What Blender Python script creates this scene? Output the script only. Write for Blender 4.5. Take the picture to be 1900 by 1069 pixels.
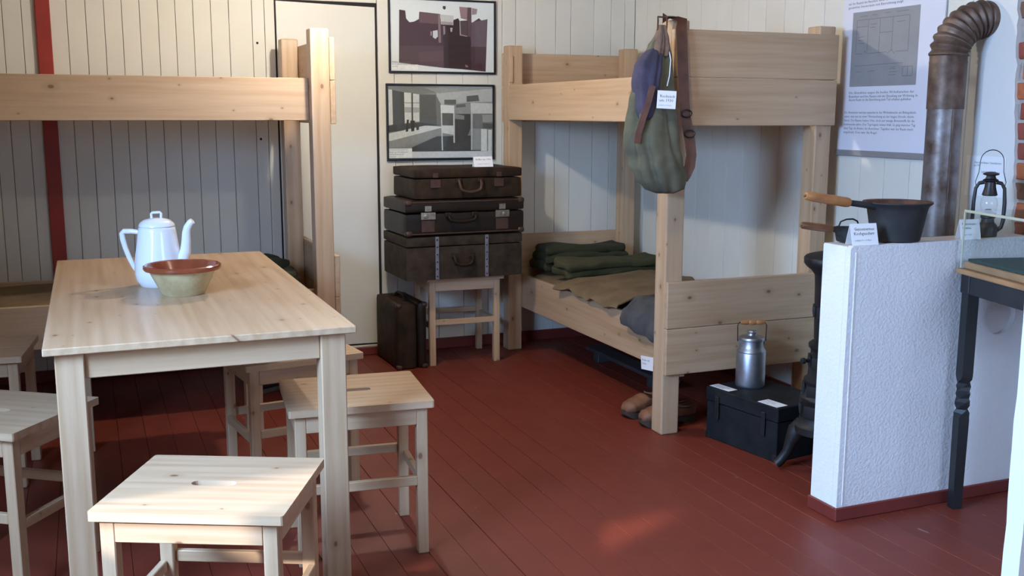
import bpy, bmesh, math, random
from mathutils import Vector, Matrix, noise
random.seed(7)
for o in list(bpy.data.objects):
    bpy.data.objects.remove(o, do_unlink=True)
S = bpy.context.scene
C = S.collection
PI = math.pi

# ------------------------------------------------------------------ camera
cd = bpy.data.cameras.new('camera'); cam = bpy.data.objects.new('camera', cd); C.objects.link(cam)
cd.sensor_width = 36.0; cd.lens = 1924.08 / 1900 * 36; cd.clip_start = 0.05; cd.clip_end = 60
yaw, pitch, roll = 0.38795, 0.16687, 0.0022
fwd = Vector((math.sin(yaw)*math.cos(pitch), math.cos(yaw)*math.cos(pitch), -math.sin(pitch)))
rgt = Vector((math.cos(yaw), -math.sin(yaw), 0)); upv = rgt.cross(fwd)
r2 = rgt*math.cos(roll) + upv*math.sin(roll); u2 = upv*math.cos(roll) - rgt*math.sin(roll)
cam.matrix_world = Matrix(((r2.x, u2.x, -fwd.x, 0), (r2.y, u2.y, -fwd.y, 0), (r2.z, u2.z, -fwd.z, 1.364), (0, 0, 0, 1)))
S.camera = cam
S.cycles.transparent_max_bounces = 24
# ------------------------------------------------------------------ world, sun, daylight
w = bpy.data.worlds.new('sky'); S.world = w; w.use_nodes = True
bg = w.node_tree.nodes['Background']; bg.inputs[0].default_value = (0.50, 0.68, 1.0, 1); bg.inputs[1].default_value = 1.0
def area(name, loc, aim, sx, sy, power, col, spread=180):
    l = bpy.data.lights.new(name, 'AREA'); l.shape = 'RECTANGLE'; l.size = sx; l.size_y = sy
    l.energy = power; l.color = col; l.spread = math.radians(spread)
    o = bpy.data.objects.new(name, l); C.objects.link(o); o.location = loc
    o.rotation_euler = (Vector(aim) - Vector(loc)).to_track_quat('-Z', 'Y').to_euler()
    return o
DAY = (0.38, 0.61, 1.0)
area('daylight_window_side', (-1.20, 1.80, 1.50), (1.4, 2.15, 0.15), 1.05, 1.05, 170, DAY, 130)
area('daylight_window_front', (2.25, -1.20, 1.60), (2.60, 2.7, 0.6), 1.40, 1.05, 12, (0.50, 0.68, 1.0), 90)
sl = bpy.data.lights.new('sun', 'SUN'); sl.energy = 7.0; sl.angle = 0.03; sl.color = (0.98, 0.95, 1.0)
so = bpy.data.objects.new('sun', sl); C.objects.link(so)
so.rotation_euler = Vector((1.04, 0.48, -0.498)).to_track_quat('-Z', 'Y').to_euler()
LAMP_POS = (1.06, 4.43, 2.03); LAMP_POWER = 56; LAMP2_POS = (1.35, 2.65, 2.24); LAMP2_POWER = 21; LAMP_COL = (1.0, 0.915, 0.78)
vs = S.view_settings
vs.view_transform = 'Standard'; vs.look = 'None'; vs.gamma = 1.0; vs.use_curve_mapping = False
vs.exposure = 0.0

# ------------------------------------------------------------------ materials
MATS = {}
def newmat(name):
    m = bpy.data.materials.new(name); m.use_nodes = True; MATS[name] = m
    nt = m.node_tree; b = nt.nodes['Principled BSDF']
    return m, nt, b
def nd(nt, t, **kw):
    n = nt.nodes.new(t)
    for k, v in kw.items(): setattr(n, k, v)
    return n
def ramp(nt, fac, stops, interp='LINEAR'):
    r = nd(nt, 'ShaderNodeValToRGB'); r.color_ramp.interpolation = interp
    els = r.color_ramp.elements
    while len(els) < len(stops): els.new(0.5)
    for e, (p, c) in zip(els, stops):
        e.position = p; e.color = (*c, 1) if len(c) == 3 else c
    nt.links.new(fac, r.inputs[0]); return r.outputs[0]
def mixc(nt, fac, a, b, mode='MIX'):
    m = nd(nt, 'ShaderNodeMix', data_type='RGBA', blend_type=mode)
    for sock, v in ((m.inputs[0], fac), (m.inputs[6], a), (m.inputs[7], b)):
        if isinstance(v, bpy.types.NodeSocket): nt.links.new(v, sock)
        elif isinstance(v, (int, float)): sock.default_value = v
        else: sock.default_value = (*v, 1)
    return m.outputs[2]
def mth(nt, op, a, b=None):
    m = nd(nt, 'ShaderNodeMath', operation=op)
    for i, v in enumerate((a, b)):
        if v is None: continue
        if isinstance(v, bpy.types.NodeSocket): nt.links.new(v, m.inputs[i])
        else: m.inputs[i].default_value = v
    return m.outputs[0]
def objcoord(nt, rnd=True, scale=(1, 1, 1)):
    tc = nd(nt, 'ShaderNodeTexCoord'); out = tc.outputs['Object']
    if rnd:
        oi = nd(nt, 'ShaderNodeObjectInfo'); mm = nd(nt, 'ShaderNodeVectorMath', operation='MULTIPLY_ADD')
        cx = nd(nt, 'ShaderNodeCombineXYZ')
        for i in range(3): nt.links.new(oi.outputs['Random'], cx.inputs[i])
        mm.inputs[1].default_value = (37.0, 53.0, 71.0)
        nt.links.new(cx.outputs[0], mm.inputs[0]); nt.links.new(out, mm.inputs[2]); out = mm.outputs[0]
    mp = nd(nt, 'ShaderNodeMapping'); mp.inputs['Scale'].default_value = scale
    nt.links.new(out, mp.inputs[0]); return mp.outputs[0]
def noise_n(nt, vec, scale, detail=3, rough=0.55):
    n = nd(nt, 'ShaderNodeTexNoise'); n.inputs['Scale'].default_value = scale
    n.inputs['Detail'].default_value = detail; n.inputs['Roughness'].default_value = rough
    nt.links.new(vec, n.inputs['Vector']); return n.outputs[0]
def bump(nt, b, h, strength=0.3, dist=0.002):
    n = nd(nt, 'ShaderNodeBump'); n.inputs['Strength'].default_value = strength; n.inputs['Distance'].default_value = dist
    nt.links.new(h, n.inputs['Height']); nt.links.new(n.outputs[0], b.inputs['Normal'])
def wood(name, axis, light, dark, knot, rough=0.5, knots=True):
    m, nt, b = newmat(name)
    sc = [16.0, 16.0, 16.0]; sc[axis] = 0.7
    v = objcoord(nt, True, tuple(sc))
    g = noise_n(nt, v, 2.6, 4, 0.6)
    wv = nd(nt, 'ShaderNodeTexWave', wave_type='BANDS', bands_direction=['Y', 'X', 'X'][axis])
    wv.inputs['Scale'].default_value = 0.45; wv.inputs['Distortion'].default_value = 9.0
    wv.inputs['Detail'].default_value = 2.0; wv.inputs['Detail Scale'].default_value = 0.5
    nt.links.new(v, wv.inputs['Vector'])
    f = mth(nt, 'ADD', mth(nt, 'MULTIPLY', g, 0.75), mth(nt, 'MULTIPLY', wv.outputs[0], 0.13))
    col = ramp(nt, f, [(0.27, light), (0.47, [0.55*a+0.45*c for a, c in zip(light, dark)]), (0.66, dark)])
    big = noise_n(nt, objcoord(nt, True), 1.4, 2)
    col = mixc(nt, mth(nt, 'MULTIPLY', big, 0.35), col, dark, 'MIX')
    if knots:
        sep = nd(nt, 'ShaderNodeSeparateXYZ'); nt.links.new(objcoord(nt, True), sep.inputs[0])
        oth = [i for i in range(3) if i != axis]
        cross = mth(nt, 'ADD', sep.outputs[oth[0]], sep.outputs[oth[1]])
        cb = nd(nt, 'ShaderNodeCombineXYZ')
        nt.links.new(mth(nt, 'MULTIPLY', sep.outputs[axis], 5.5), cb.inputs[0])
        nt.links.new(mth(nt, 'MULTIPLY', cross, 8.5), cb.inputs[1])
        vo = nd(nt, 'ShaderNodeTexVoronoi', voronoi_dimensions='2D'); vo.inputs['Scale'].default_value = 1.0
        nt.links.new(cb.outputs[0], vo.inputs['Vector'])
        sr = nd(nt, 'ShaderNodeSeparateColor'); nt.links.new(vo.outputs['Color'], sr.inputs[0])
        on = mth(nt, 'GREATER_THAN', sr.outputs[0], 0.45)
        rad = mth(nt, 'ADD', mth(nt, 'MULTIPLY', mth(nt, 'POWER', sr.outputs[1], 2.0), 0.060), 0.024)
        d = mth(nt, 'DIVIDE', vo.outputs['Distance'], rad)
        core = mth(nt, 'MULTIPLY', ramp(nt, d, [(0.55, (1, 1, 1)), (1.0, (0, 0, 0))]), on)
        halo = mth(nt, 'MULTIPLY', ramp(nt, mth(nt, 'MULTIPLY', d, 0.33), [(0.3, (1, 1, 1)), (1.0, (0, 0, 0))]), mth(nt, 'MULTIPLY', on, 0.35))
        col = mixc(nt, halo, col, [c*0.75 for c in dark])
        col = mixc(nt, mth(nt, 'MULTIPLY', core, 0.85), col, knot)
    nt.links.new(col, b.inputs['Base Color']); b.inputs['Roughness'].default_value = rough
    bump(nt, b, g, 0.12, 0.001)
    return m
PL, PD, PK = (0.585, 0.418, 0.275), (0.42, 0.265, 0.145), (0.20, 0.09, 0.04)
for i, ax in enumerate('xyz'): wood('pine_' + ax, i, PL, PD, PK, 0.33)
def plain(name, col, rough=0.5, metal=0.0, var=0.0, vscale=8.0, bmp=0.0, bscale=60.0, bdist=0.002, spec=0.5, rnd=True, sheen=0.0, col2=None, coat=0.0):
    m, nt, b = newmat(name)
    b.inputs['Roughness'].default_value = rough; b.inputs['Metallic'].default_value = metal
    b.inputs['Specular IOR Level'].default_value = spec
    if sheen: b.inputs['Sheen Weight'].default_value = sheen
    if coat: b.inputs['Coat Weight'].default_value = coat; b.inputs['Coat Roughness'].default_value = 0.08
    if var or col2:
        n = noise_n(nt, objcoord(nt, rnd), vscale, 4, 0.6)
        c2 = col2 or [c*(1-var) for c in col]
        nt.links.new(ramp(nt, n, [(0.36, col), (0.68, c2)]), b.inputs['Base Color'])
    else: b.inputs['Base Color'].default_value = (*col, 1)
    if bmp: bump(nt, b, noise_n(nt, objcoord(nt, rnd), bscale, 3), bmp, bdist)
    return m
plain('wall_paint', (0.75, 0.725, 0.65), 0.55, var=0.06, vscale=3, bmp=0.12, bscale=90, bdist=0.001)
plain('groove', (0.40, 0.36, 0.29), 0.9)
plain('door_paint', (0.74, 0.72, 0.65), 0.5, var=0.05, vscale=2.0)
plain('sun_mask_cloth', (0.7, 0.68, 0.62), 0.9)
plain('dark_gap', (0.02, 0.018, 0.018), 0.9)
plain('plaster', (0.84, 0.83, 0.84), 0.7, var=0.05, vscale=3, bmp=0.6, bscale=95, bdist=0.005)
plain('ceiling_paint', (0.34, 0.25, 0.17), 0.7)
plain('far_wall_paint', (0.46, 0.42, 0.34), 0.7)
plain('red_batten', (0.36, 0.035, 0.022), 0.5, var=0.2, vscale=5)
plain('red_trim', (0.20, 0.032, 0.024), 0.5, var=0.25, vscale=5)
plain('iron', (0.020, 0.020, 0.021), 0.5, metal=0.3, var=0.4, vscale=14, bmp=0.25, bscale=70)
plain('iron_pan', (0.040, 0.040, 0.042), 0.62, metal=0.35, var=0.35, vscale=16, bmp=0.2, bscale=120, bdist=0.001)
plain('rusty_pan', (0.14, 0.055, 0.028), 0.75, metal=0.2, col2=(0.045, 0.030, 0.024), vscale=22)
plain('black_wood', (0.016, 0.016, 0.018), 0.42, var=0.3, vscale=10)
plain('chest_black', (0.010, 0.011, 0.013), 0.65, col2=(0.020, 0.021, 0.023), vscale=9, bmp=0.15, bscale=40, spec=0.12)
plain('aluminium', (0.46, 0.48, 0.52), 0.42, metal=0.95, var=0.25, vscale=18, bmp=0.08, bscale=60)
plain('grip_wood', (0.50, 0.22, 0.07), 0.4, col2=(0.34, 0.13, 0.045), vscale=16)
plain('grip_wood_dark', (0.20, 0.075, 0.03), 0.42, col2=(0.12, 0.045, 0.02), vscale=16)
plain('porcelain', (0.80, 0.85, 0.92), 0.10, coat=0.4)
plain('bowl_glaze_in', (0.27, 0.065, 0.03), 0.14, var=0.3, vscale=20)
plain('bowl_glaze_out', (0.52, 0.44, 0.26), 0.4, col2=(0.38, 0.29, 0.15), vscale=16)
plain('case_brown', (0.040, 0.022, 0.011), 0.6, spec=0.2, col2=(0.014, 0.008, 0.004), vscale=16, bmp=0.25, bscale=180, bdist=0.001)
plain('case_black', (0.012, 0.008, 0.006), 0.45, spec=0.25, col2=(0.022, 0.013, 0.007), vscale=10, bmp=0.2, bscale=140, bdist=0.001)
plain('case_grey', (0.052, 0.034, 0.021), 0.7, spec=0.2, col2=(0.020, 0.013, 0.008), vscale=14, bmp=0.3, bscale=200, bdist=0.001)
plain('case_edge', (0.065, 0.030, 0.018), 0.5, var=0.4, vscale=20)
plain('old_nickel', (0.50, 0.45, 0.36), 0.35, metal=0.9, var=0.4, vscale=60)
plain('grey_steel', (0.26, 0.26, 0.28), 0.5, metal=0.6, var=0.3, vscale=40)
plain('leather', (0.14, 0.055, 0.032), 0.5, col2=(0.075, 0.030, 0.020), vscale=18, bmp=0.15, bscale=160, bdist=0.001)
plain('canvas_olive', (0.150, 0.140, 0.090), 0.95, col2=(0.095, 0.090, 0.060), vscale=11, bmp=0.35, bscale=300, bdist=0.001)
plain('canvas_navy', (0.070, 0.062, 0.115), 0.95, col2=(0.040, 0.038, 0.065), vscale=11, bmp=0.35, bscale=300, bdist=0.001)
plain('canvas_collar', (0.21, 0.135, 0.095), 0.9, col2=(0.11, 0.07, 0.06), vscale=25, bmp=0.3, bscale=200)
plain('wool_olive', (0.036, 0.035, 0.013), 1.0, col2=(0.024, 0.024, 0.009), vscale=9, bmp=0.4, bscale=260, bdist=0.0015)
plain('wool_green', (0.060, 0.056, 0.019), 1.0, col2=(0.040, 0.038, 0.013), vscale=9, bmp=0.4, bscale=260, bdist=0.0015)
plain('wool_grey', (0.075, 0.074, 0.078), 1.0, col2=(0.045, 0.045, 0.050), vscale=12, bmp=0.5, bscale=200, bdist=0.002)
plain('burlap', (0.195, 0.132, 0.066), 1.0, col2=(0.125, 0.082, 0.040), vscale=6, bmp=0.5, bscale=260, bdist=0.002)
plain('clog_leather', (0.24, 0.105, 0.055), 0.55, col2=(0.14, 0.062, 0.035), vscale=14, bmp=0.2, bscale=120)
plain('clog_sole', (0.055, 0.042, 0.034), 0.8)
plain('boot_black', (0.015, 0.014, 0.014), 0.5)
plain('paper', (0.84, 0.84, 0.86), 0.7)
plain('poster_paper', (0.72, 0.72, 0.80), 0.6)
plain('plan_grey', (0.30, 0.30, 0.31), 0.6, var=0.1, vscale=12)
plain('plan_ink', (0.16, 0.16, 0.165), 0.6)
plain('ink', (0.05, 0.05, 0.06), 0.7)
plain('ink_soft', (0.20, 0.20, 0.24), 0.7)
plain('alu_rail', (0.40, 0.40, 0.42), 0.45, metal=0.5)
plain('frame_black', (0.012, 0.012, 0.014), 0.3)
plain('pipe_rust', (0.19, 0.13, 0.10), 0.5, metal=0.35, col2=(0.060, 0.034, 0.024), vscale=11, bmp=0.3, bscale=60)
plain('pipe_steel', (0.27, 0.25, 0.25), 0.45, metal=0.5, col2=(0.10, 0.058, 0.040), vscale=10, bmp=0.2, bscale=60)
plain('mortar', (0.44, 0.40, 0.37), 0.9, var=0.2, vscale=30, bmp=0.4, bscale=90)
plain('brick_orange', (0.46, 0.135, 0.055), 0.85, var=0.3, vscale=18, bmp=0.4, bscale=70)
plain('brick_red', (0.30, 0.075, 0.05), 0.85, var=0.3, vscale=18, bmp=0.4, bscale=70)
plain('brick_brown', (0.24, 0.125, 0.085), 0.85, var=0.3, vscale=18, bmp=0.4, bscale=70)
plain('baize', (0.012, 0.050, 0.042), 1.0, var=0.2, vscale=20)
plain('oak', (0.42, 0.23, 0.10), 0.4, col2=(0.32, 0.165, 0.07), vscale=9)
plain('white_gloss', (0.82, 0.84, 0.84), 0.4)
plain('lamp_enamel', (0.10, 0.20, 0.14), 0.3)
plain('gull_white', (0.74, 0.74, 0.72), 0.7, bmp=0.4, bscale=60)
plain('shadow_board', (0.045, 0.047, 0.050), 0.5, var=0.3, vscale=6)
# painted floor boards
m, nt, b = newmat('floor_paint')
v = objcoord(nt, True); n1 = noise_n(nt, v, 2.2, 5, 0.6); n2 = noise_n(nt, objcoord(nt, True, (1, 0.12, 1)), 55, 3)
col = ramp(nt, n1, [(0.3, (0.195, 0.033, 0.018)), (0.7, (0.160, 0.027, 0.014))])
col = mixc(nt, mth(nt, 'MULTIPLY', n2, 0.25), col, (0.13, 0.023, 0.014))
sp = noise_n(nt, objcoord(nt, True, (1, 0.35, 1)), 26, 2)
col = mixc(nt, ramp(nt, sp, [(0.765, (0, 0, 0)), (0.80, (0.55, 0.55, 0.55))]), col, (0.42, 0.25, 0.20))
nt.links.new(col, b.inputs['Base Color'])
nt.links.new(ramp(nt, n1, [(0.3, (0.42,)*3), (0.7, (0.55,)*3)]), b.inputs['Roughness'])
bump(nt, b, n2, 0.08, 0.001)
# printed colours
m, nt, b = newmat('print')
at = nd(nt, 'ShaderNodeAttribute', attribute_name='Col')
nn = noise_n(nt, objcoord(nt, False), 60, 5, 0.7)
nt.links.new(mixc(nt, 0.6, at.outputs['Color'], mixc(nt, nn, (0.55,)*3, (1.35,)*3), 'MULTIPLY'), b.inputs['Base Color'])
b.inputs['Roughness'].default_value = 0.6
# clear glass, thin
def thin_glass(name, tint, refl=1.0):
    m = bpy.data.materials.new(name); m.use_nodes = True; MATS[name] = m; nt = m.node_tree
    for n in list(nt.nodes): nt.nodes.remove(n)
    o = nd(nt, 'ShaderNodeOutputMaterial'); t = nd(nt, 'ShaderNodeBsdfTransparent'); g = nd(nt, 'ShaderNodeBsdfGlossy')
    t.inputs[0].default_value = (*tint, 1); g.inputs['Roughness'].default_value = 0.03
    fr = nd(nt, 'ShaderNodeFresnel'); fr.inputs[0].default_value = 1.45
    mx = nd(nt, 'ShaderNodeMixShader'); ge = nd(nt, 'ShaderNodeNewGeometry'); nt.links.new(mth(nt, 'MULTIPLY', mth(nt, 'MULTIPLY', fr.outputs[0], refl), mth(nt, 'SUBTRACT', 1.0, ge.outputs['Backfacing'])), mx.inputs[0])
    nt.links.new(t.outputs[0], mx.inputs[1]); nt.links.new(g.outputs[0], mx.inputs[2]); nt.links.new(mx.outputs[0], o.inputs[0])
thin_glass('glass', (0.97, 0.985, 0.98))
plain('glass_edge', (0.50, 0.50, 0.38), 0.25)

# ------------------------------------------------------------------ mesh helpers
def link(name, me, mat, parent=None, loc=(0, 0, 0), rot=(0, 0, 0), smooth=False):
    o = bpy.data.objects.new(name, me); C.objects.link(o)
    if mat:
        for mm in ([mat] if isinstance(mat, str) else mat): me.materials.append(MATS[mm])
    o.location = loc; o.rotation_euler = rot
    if parent: o.parent = parent
    if smooth:
        for p in me.polygons: p.use_smooth = True
    return o
def frombm(name, bm, mat, parent=None, loc=(0, 0, 0), rot=(0, 0, 0), smooth=False, auto=None):
    me = bpy.data.meshes.new(name); bmesh.ops.recalc_face_normals(bm, faces=bm.faces); bm.to_mesh(me); bm.free()
    o = link(name, me, mat, parent, loc, rot, smooth)
    if auto is not None:
        me.polygons.foreach_set('use_smooth', [True]*len(me.polygons))
        me.set_sharp_from_angle(angle=math.radians(auto))
    return o
def box(name, x0, x1, y0, y1, z0, z1, mat, parent=None, bev=0.002, rot=None, seg=1):
    """box from limits, its own origin at its centre; 'pine' picks the grain along the longest side"""
    d = (abs(x1-x0), abs(y1-y0), abs(z1-z0)); c = ((x0+x1)/2, (y0+y1)/2, (z0+z1)/2)
    if mat == 'pine': mat = 'pine_' + 'xyz'[d.index(max(d))]
    bm = bmesh.new(); bmesh.ops.create_cube(bm, size=1.0); bmesh.ops.scale(bm, vec=d, verts=bm.verts)
    if bev: bmesh.ops.bevel(bm, geom=list(bm.edges), offset=min(bev, min(d)*0.3), segments=seg, profile=0.5, affect='EDGES')
    return frombm(name, bm, mat, parent, c, rot or (0, 0, 0))
def lathe(name, prof, mat, parent=None, loc=(0, 0, 0), seg=32, rot=(0, 0, 0), auto=40):
    bm = bmesh.new(); rings = []
    for r, z in prof:
        if r < 1e-6: rings.append([bm.verts.new((0, 0, z))])
        else: rings.append([bm.verts.new((r*math.cos(2*PI*i/seg), r*math.sin(2*PI*i/seg), z)) for i in range(seg)])
    for a, c in zip(rings, rings[1:]):
        for i in range(seg):
            j = (i+1) % seg
            if len(a) == 1 and len(c) == 1: continue
            if len(a) == 1: bm.faces.new((a[0], c[i], c[j]))
            elif len(c) == 1: bm.faces.new((a[i], a[j], c[0]))
            else: bm.faces.new((a[i], a[j], c[j], c[i]))
    return frombm(name, bm, mat, parent, loc, rot, auto=auto)
def loft(name, rings, mat, parent=None, loc=(0, 0, 0), caps=True, rot=(0, 0, 0), auto=50, closed=True):
    bm = bmesh.new(); R = [[bm.verts.new(p) for p in ring] for ring in rings]; n = len(R[0])
    for a, c in zip(R, R[1:]):
        for i in range(n if closed else n-1):
            j = (i+1) % n; bm.faces.new((a[i], a[j], c[j], c[i]))
    if caps:
        bm.faces.new(R[0]); bm.faces.new(R[-1])
    return frombm(name, bm, mat, parent, loc, rot, auto=auto)
def tube(name, pts, r, mat, parent=None, seg=10, loc=(0, 0, 0), flat=None, ref=None, closed=False):
    """sweep a round (or flat w x t) section along points"""
    pts = [Vector(p) for p in pts]; n = len(pts); rings = []; prev = None
    for i, p in enumerate(pts):
        a = pts[(i-1) % n] if closed else pts[max(i-1, 0)]; c = pts[(i+1) % n] if closed else pts[min(i+1, n-1)]
        t = (c-a).normalized()
        if ref is not None: u = Vector(ref) - t*t.dot(Vector(ref)); u.normalize()
        elif prev is None: u = t.orthogonal().normalized()
        else: u = (prev - t*t.dot(prev)).normalized()
        prev = u; v = t.cross(u)
        rr = r[i] if isinstance(r, (list, tuple)) else r
        if flat: rings.append([p + u*(sx*flat[0]/2) + v*(sy*flat[1]/2) for sx, sy in ((-1, -1), (1, -1), (1, 1), (-1, 1))])
        else: rings.append([p + u*rr*math.cos(2*PI*k/seg) + v*rr*math.sin(2*PI*k/seg) for k in range(seg)])
    if closed: rings.append(rings[0])
    if closed:
        bm = bmesh.new(); R = [[bm.verts.new(q) for q in ring] for ring in rings[:-1]]; R.append(R[0])
        k = len(R[0])
        for a, c in zip(R, R[1:]):
            for i in range(k): bm.faces.new((a[i], a[(i+1) % k], c[(i+1) % k], c[i]))
        return frombm(name, bm, mat, parent, loc, auto=40)
    return loft(name, rings, mat, parent, loc, True, auto=40)
def arc(cx, cz, r, a0, a1, n, fn):
    return [fn(cx + r*math.cos(a0+(a1-a0)*i/n), cz + r*math.sin(a0+(a1-a0)*i/n)) for i in range(n+1)]
def softbox(name, x0, x1, y0, y1, z0, z1, mat, parent=None, rad=0.02, amp=0.004, nscale=6.0, n=(14, 14, 5), seed=0.0, fn=None, smooth=True, flatbottom=True, world=False):
    d = Vector(((x1-x0)/2, (y1-y0)/2, (z1-z0)/2)); c = Vector(((x0+x1)/2, (y0+y1)/2, (z0+z1)/2))
    bm = bmesh.new(); V = {}
    def vert(i, j, k):
        if (i, j, k) in V: return V[i, j, k]
        p = Vector((d.x*(2*i/n[0]-1), d.y*(2*j/n[1]-1), d.z*(2*k/n[2]-1)))
        rr = min(rad, d.x*0.99, d.y*0.99, d.z*0.99)
        inner = Vector((max(-d.x+rr, min(d.x-rr, p.x)), max(-d.y+rr, min(d.y-rr, p.y)), max(-d.z+rr, min(d.z-rr, p.z))))
        q = p - inner
        if q.length > 1e-9: q = inner + q.normalized()*rr
        else: q = p
        if amp:
            nv = noise.noise_vector(Vector((p.x*nscale+seed, p.y*nscale-seed*0.7, p.z*nscale+seed*1.3)))*amp
            if flatbottom and k == 0: nv.z = 0
            q = q + nv
        if fn: q = fn(q, i/n[0], j/n[1], k/n[2])
        V[i, j, k] = bm.verts.new(q); return V[i, j, k]
    for a in range(3):
        o = [x for x in range(3) if x != a]
        for side in (0, n[a]):
            for i in range(n[o[0]]):
                for j in range(n[o[1]]):
                    f = []
                    for di, dj in ((0, 0), (1, 0), (1, 1), (0, 1)):
                        idx = [0, 0, 0]; idx[a] = side; idx[o[0]] = i+di; idx[o[1]] = j+dj; f.append(vert(*idx))
                    bm.faces.new(f)
    return frombm(name, bm, mat, parent, c, auto=60 if smooth else None)
def plate_hole(name, outer, inner, z0, z1, mat, parent=None, loc=(0, 0, 0), bev=0):
    bm = bmesh.new()
    for z in (z0, z1):
        eds = []
        for lp in (outer, inner):
            vs_ = [bm.verts.new((x, y, z)) for x, y in lp]
            eds += [bm.edges.new((vs_[i], vs_[(i+1) % len(vs_)])) for i in range(len(vs_))]
        bmesh.ops.triangle_fill(bm, edges=eds, use_beauty=True)
    bm.verts.ensure_lookup_table(); n = len(outer)+len(inner)
    for off, k in ((0, len(outer)), (len(outer), len(inner))):
        for i in range(k):
            a, c = off+i, off+(i+1) % k
            bm.faces.new([bm.verts[q] for q in (a, c, c+n, a+n)])
    return frombm(name, bm, mat, parent, loc)
def thing(name, label, cat, loc=(0, 0, 0), rot=(0, 0, 0), group=None):
    o = bpy.data.objects.new(name, None); C.objects.link(o); o.empty_display_size = 0.05
    o.location = loc; o.rotation_euler = rot if isinstance(rot, tuple) else (0, 0, rot)
    o['label'] = label; o['category'] = cat
    if group: o['group'] = group
    return o
def tag(o, label, cat, group=None):
    o['label'] = label; o['category'] = cat
    if group: o['group'] = group
    return o
def struct(o, label=None):
    o['kind'] = 'structure'
    if label: o['label'] = label
    return o
def sroot(name, label=None):
    o = bpy.data.objects.new(name, None); C.objects.link(o); o['kind'] = 'structure'
    if label: o['label'] = label
    return o
def text(body, size, mat, parent, loc=(0, 0, 0), rot=(0, 0, 0), align='LEFT', xs=1.0, name='lettering', spacing=1.0):
    cu = bpy.data.curves.new('lettering', 'FONT'); cu.body = body; cu.size = size; cu.align_x = align; cu.resolution_u = 1
    cu.space_character = spacing
    t = bpy.data.objects.new('tmp', cu); me = bpy.data.meshes.new_from_object(t)
    bpy.data.objects.remove(t); bpy.data.curves.remove(cu)
    me.materials.clear()
    o = link(name, me, mat, parent, loc, rot); o.scale = (xs, 1, 1); return o
def prints(name, polys, parent, z0, step=0.00012):
    """flat printed picture: list of (points, colour), later ones on top"""
    verts, faces, cols = [], [], []
    for k, (pts, col) in enumerate(polys):
        n0 = len(verts); verts += [(x, y, z0 + step*k) for x, y in pts]; faces.append(list(range(n0, n0+len(pts)))); cols.append(col)
    me = bpy.data.meshes.new(name); me.from_pydata(verts, [], faces)
    a = me.color_attributes.new('Col', 'FLOAT_COLOR', 'CORNER')
    for p, c in zip(me.polygons, cols):
        for li in p.loop_indices: a.data[li].color = (*c, 1)
    return link(name, me, 'print', parent)
WALLX = (PI/2, 0, -PI/2)     # local x runs to -Y, y up, z towards -X: things on the right wall
WALLY = (PI/2, 0, 0)         # local x runs to +X, y up, z towards -Y: things on the back wall

# ================================================================== the room
XL, XR, YB, YF, ZC = -1.25, 3.12, 5.68, -1.30, 2.36
# floor: boards running towards the back wall
fl = struct(box('floor', XL-0.1, XR+0.1, YF-0.1, YB+0.1, -0.06, -0.022, 'dark_gap', None, 0), 'floor of dark red painted boards')
x = 2.011 - 0.1085*31
fbm = None
while x < XR:
    x0, x1 = max(x, XL)+0.0006, min(x+0.1085, XR)-0.0006
    if x1-x0 > 0.02:
        dz = random.uniform(-0.0008, 0.0006)
        p = box('floor_board', x0, x1, YF, YB, -0.021, dz, 'floor_paint', None, 0.0009)
        p.parent = fl; p.location -= fl.location
    x += 0.1085
# ceiling
struct(box('ceiling', XL-0.1, XR+0.1, YF-0.1, YB+0.1, ZC, ZC+0.05, 'ceiling_paint', None, 0), 'plain wooden ceiling')
# back wall with boards
wb = struct(box('wall_back', XL-0.1, XR+0.1, YB+0.012, YB+0.10, 0, ZC, 'groove', None, 0), 'cream painted board wall behind the bunks')
def child(o, par):
    o.parent = par; o.location = Vector(o.location) - par.location; return o
L1 = [-1.25, -1.165, -1.08, -0.995, -0.91, -0.82, -0.73, -0.64, -0.55, -0.46, -0.395, -0.331, -0.246, -0.150, -0.044, 0.042, 0.127, 0.210, 0.294, 0.382, 0.466, 0.553, 0.641, 0.731, 0.849, 0.913, 0.966]
L2 = [1.520, 1.612, 1.714, 1.859, 2.015, 2.168, 2.257, 2.341, 2.465, 2.594, 2.691, 2.843, 2.957, 3.05, 3.12]
for L in (L1, L2):
    for a, c in zip(L, L[1:]):
        child(box('wall_board', a+0.0012, c-0.0012, YB, YB+0.011, 0.0, ZC, 'wall_paint', None, 0.0014), wb)
child(box('wall_board', 0.966+0.0022, 1.518, YB, YB+0.011, 1.955, ZC, 'wall_paint', None, 0.0022), wb)
for z in (1.726, 1.226):
    child(lathe('knot_hole', [(0, 0), (0.0065, 0), (0.0065, 0.0008), (0, 0.0008)], 'dark_gap', None, (0.872, YB-0.0006, z), 10, (PI/2, 0, 0)), wb)
child(lathe('knot_hole', [(0, 0), (0.004, 0), (0.004, 0.0008), (0, 0.0008)], 'dark_gap', None, (2.30, YB-0.0006, 0.62), 8, (PI/2, 0, 0)), wb)
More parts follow.
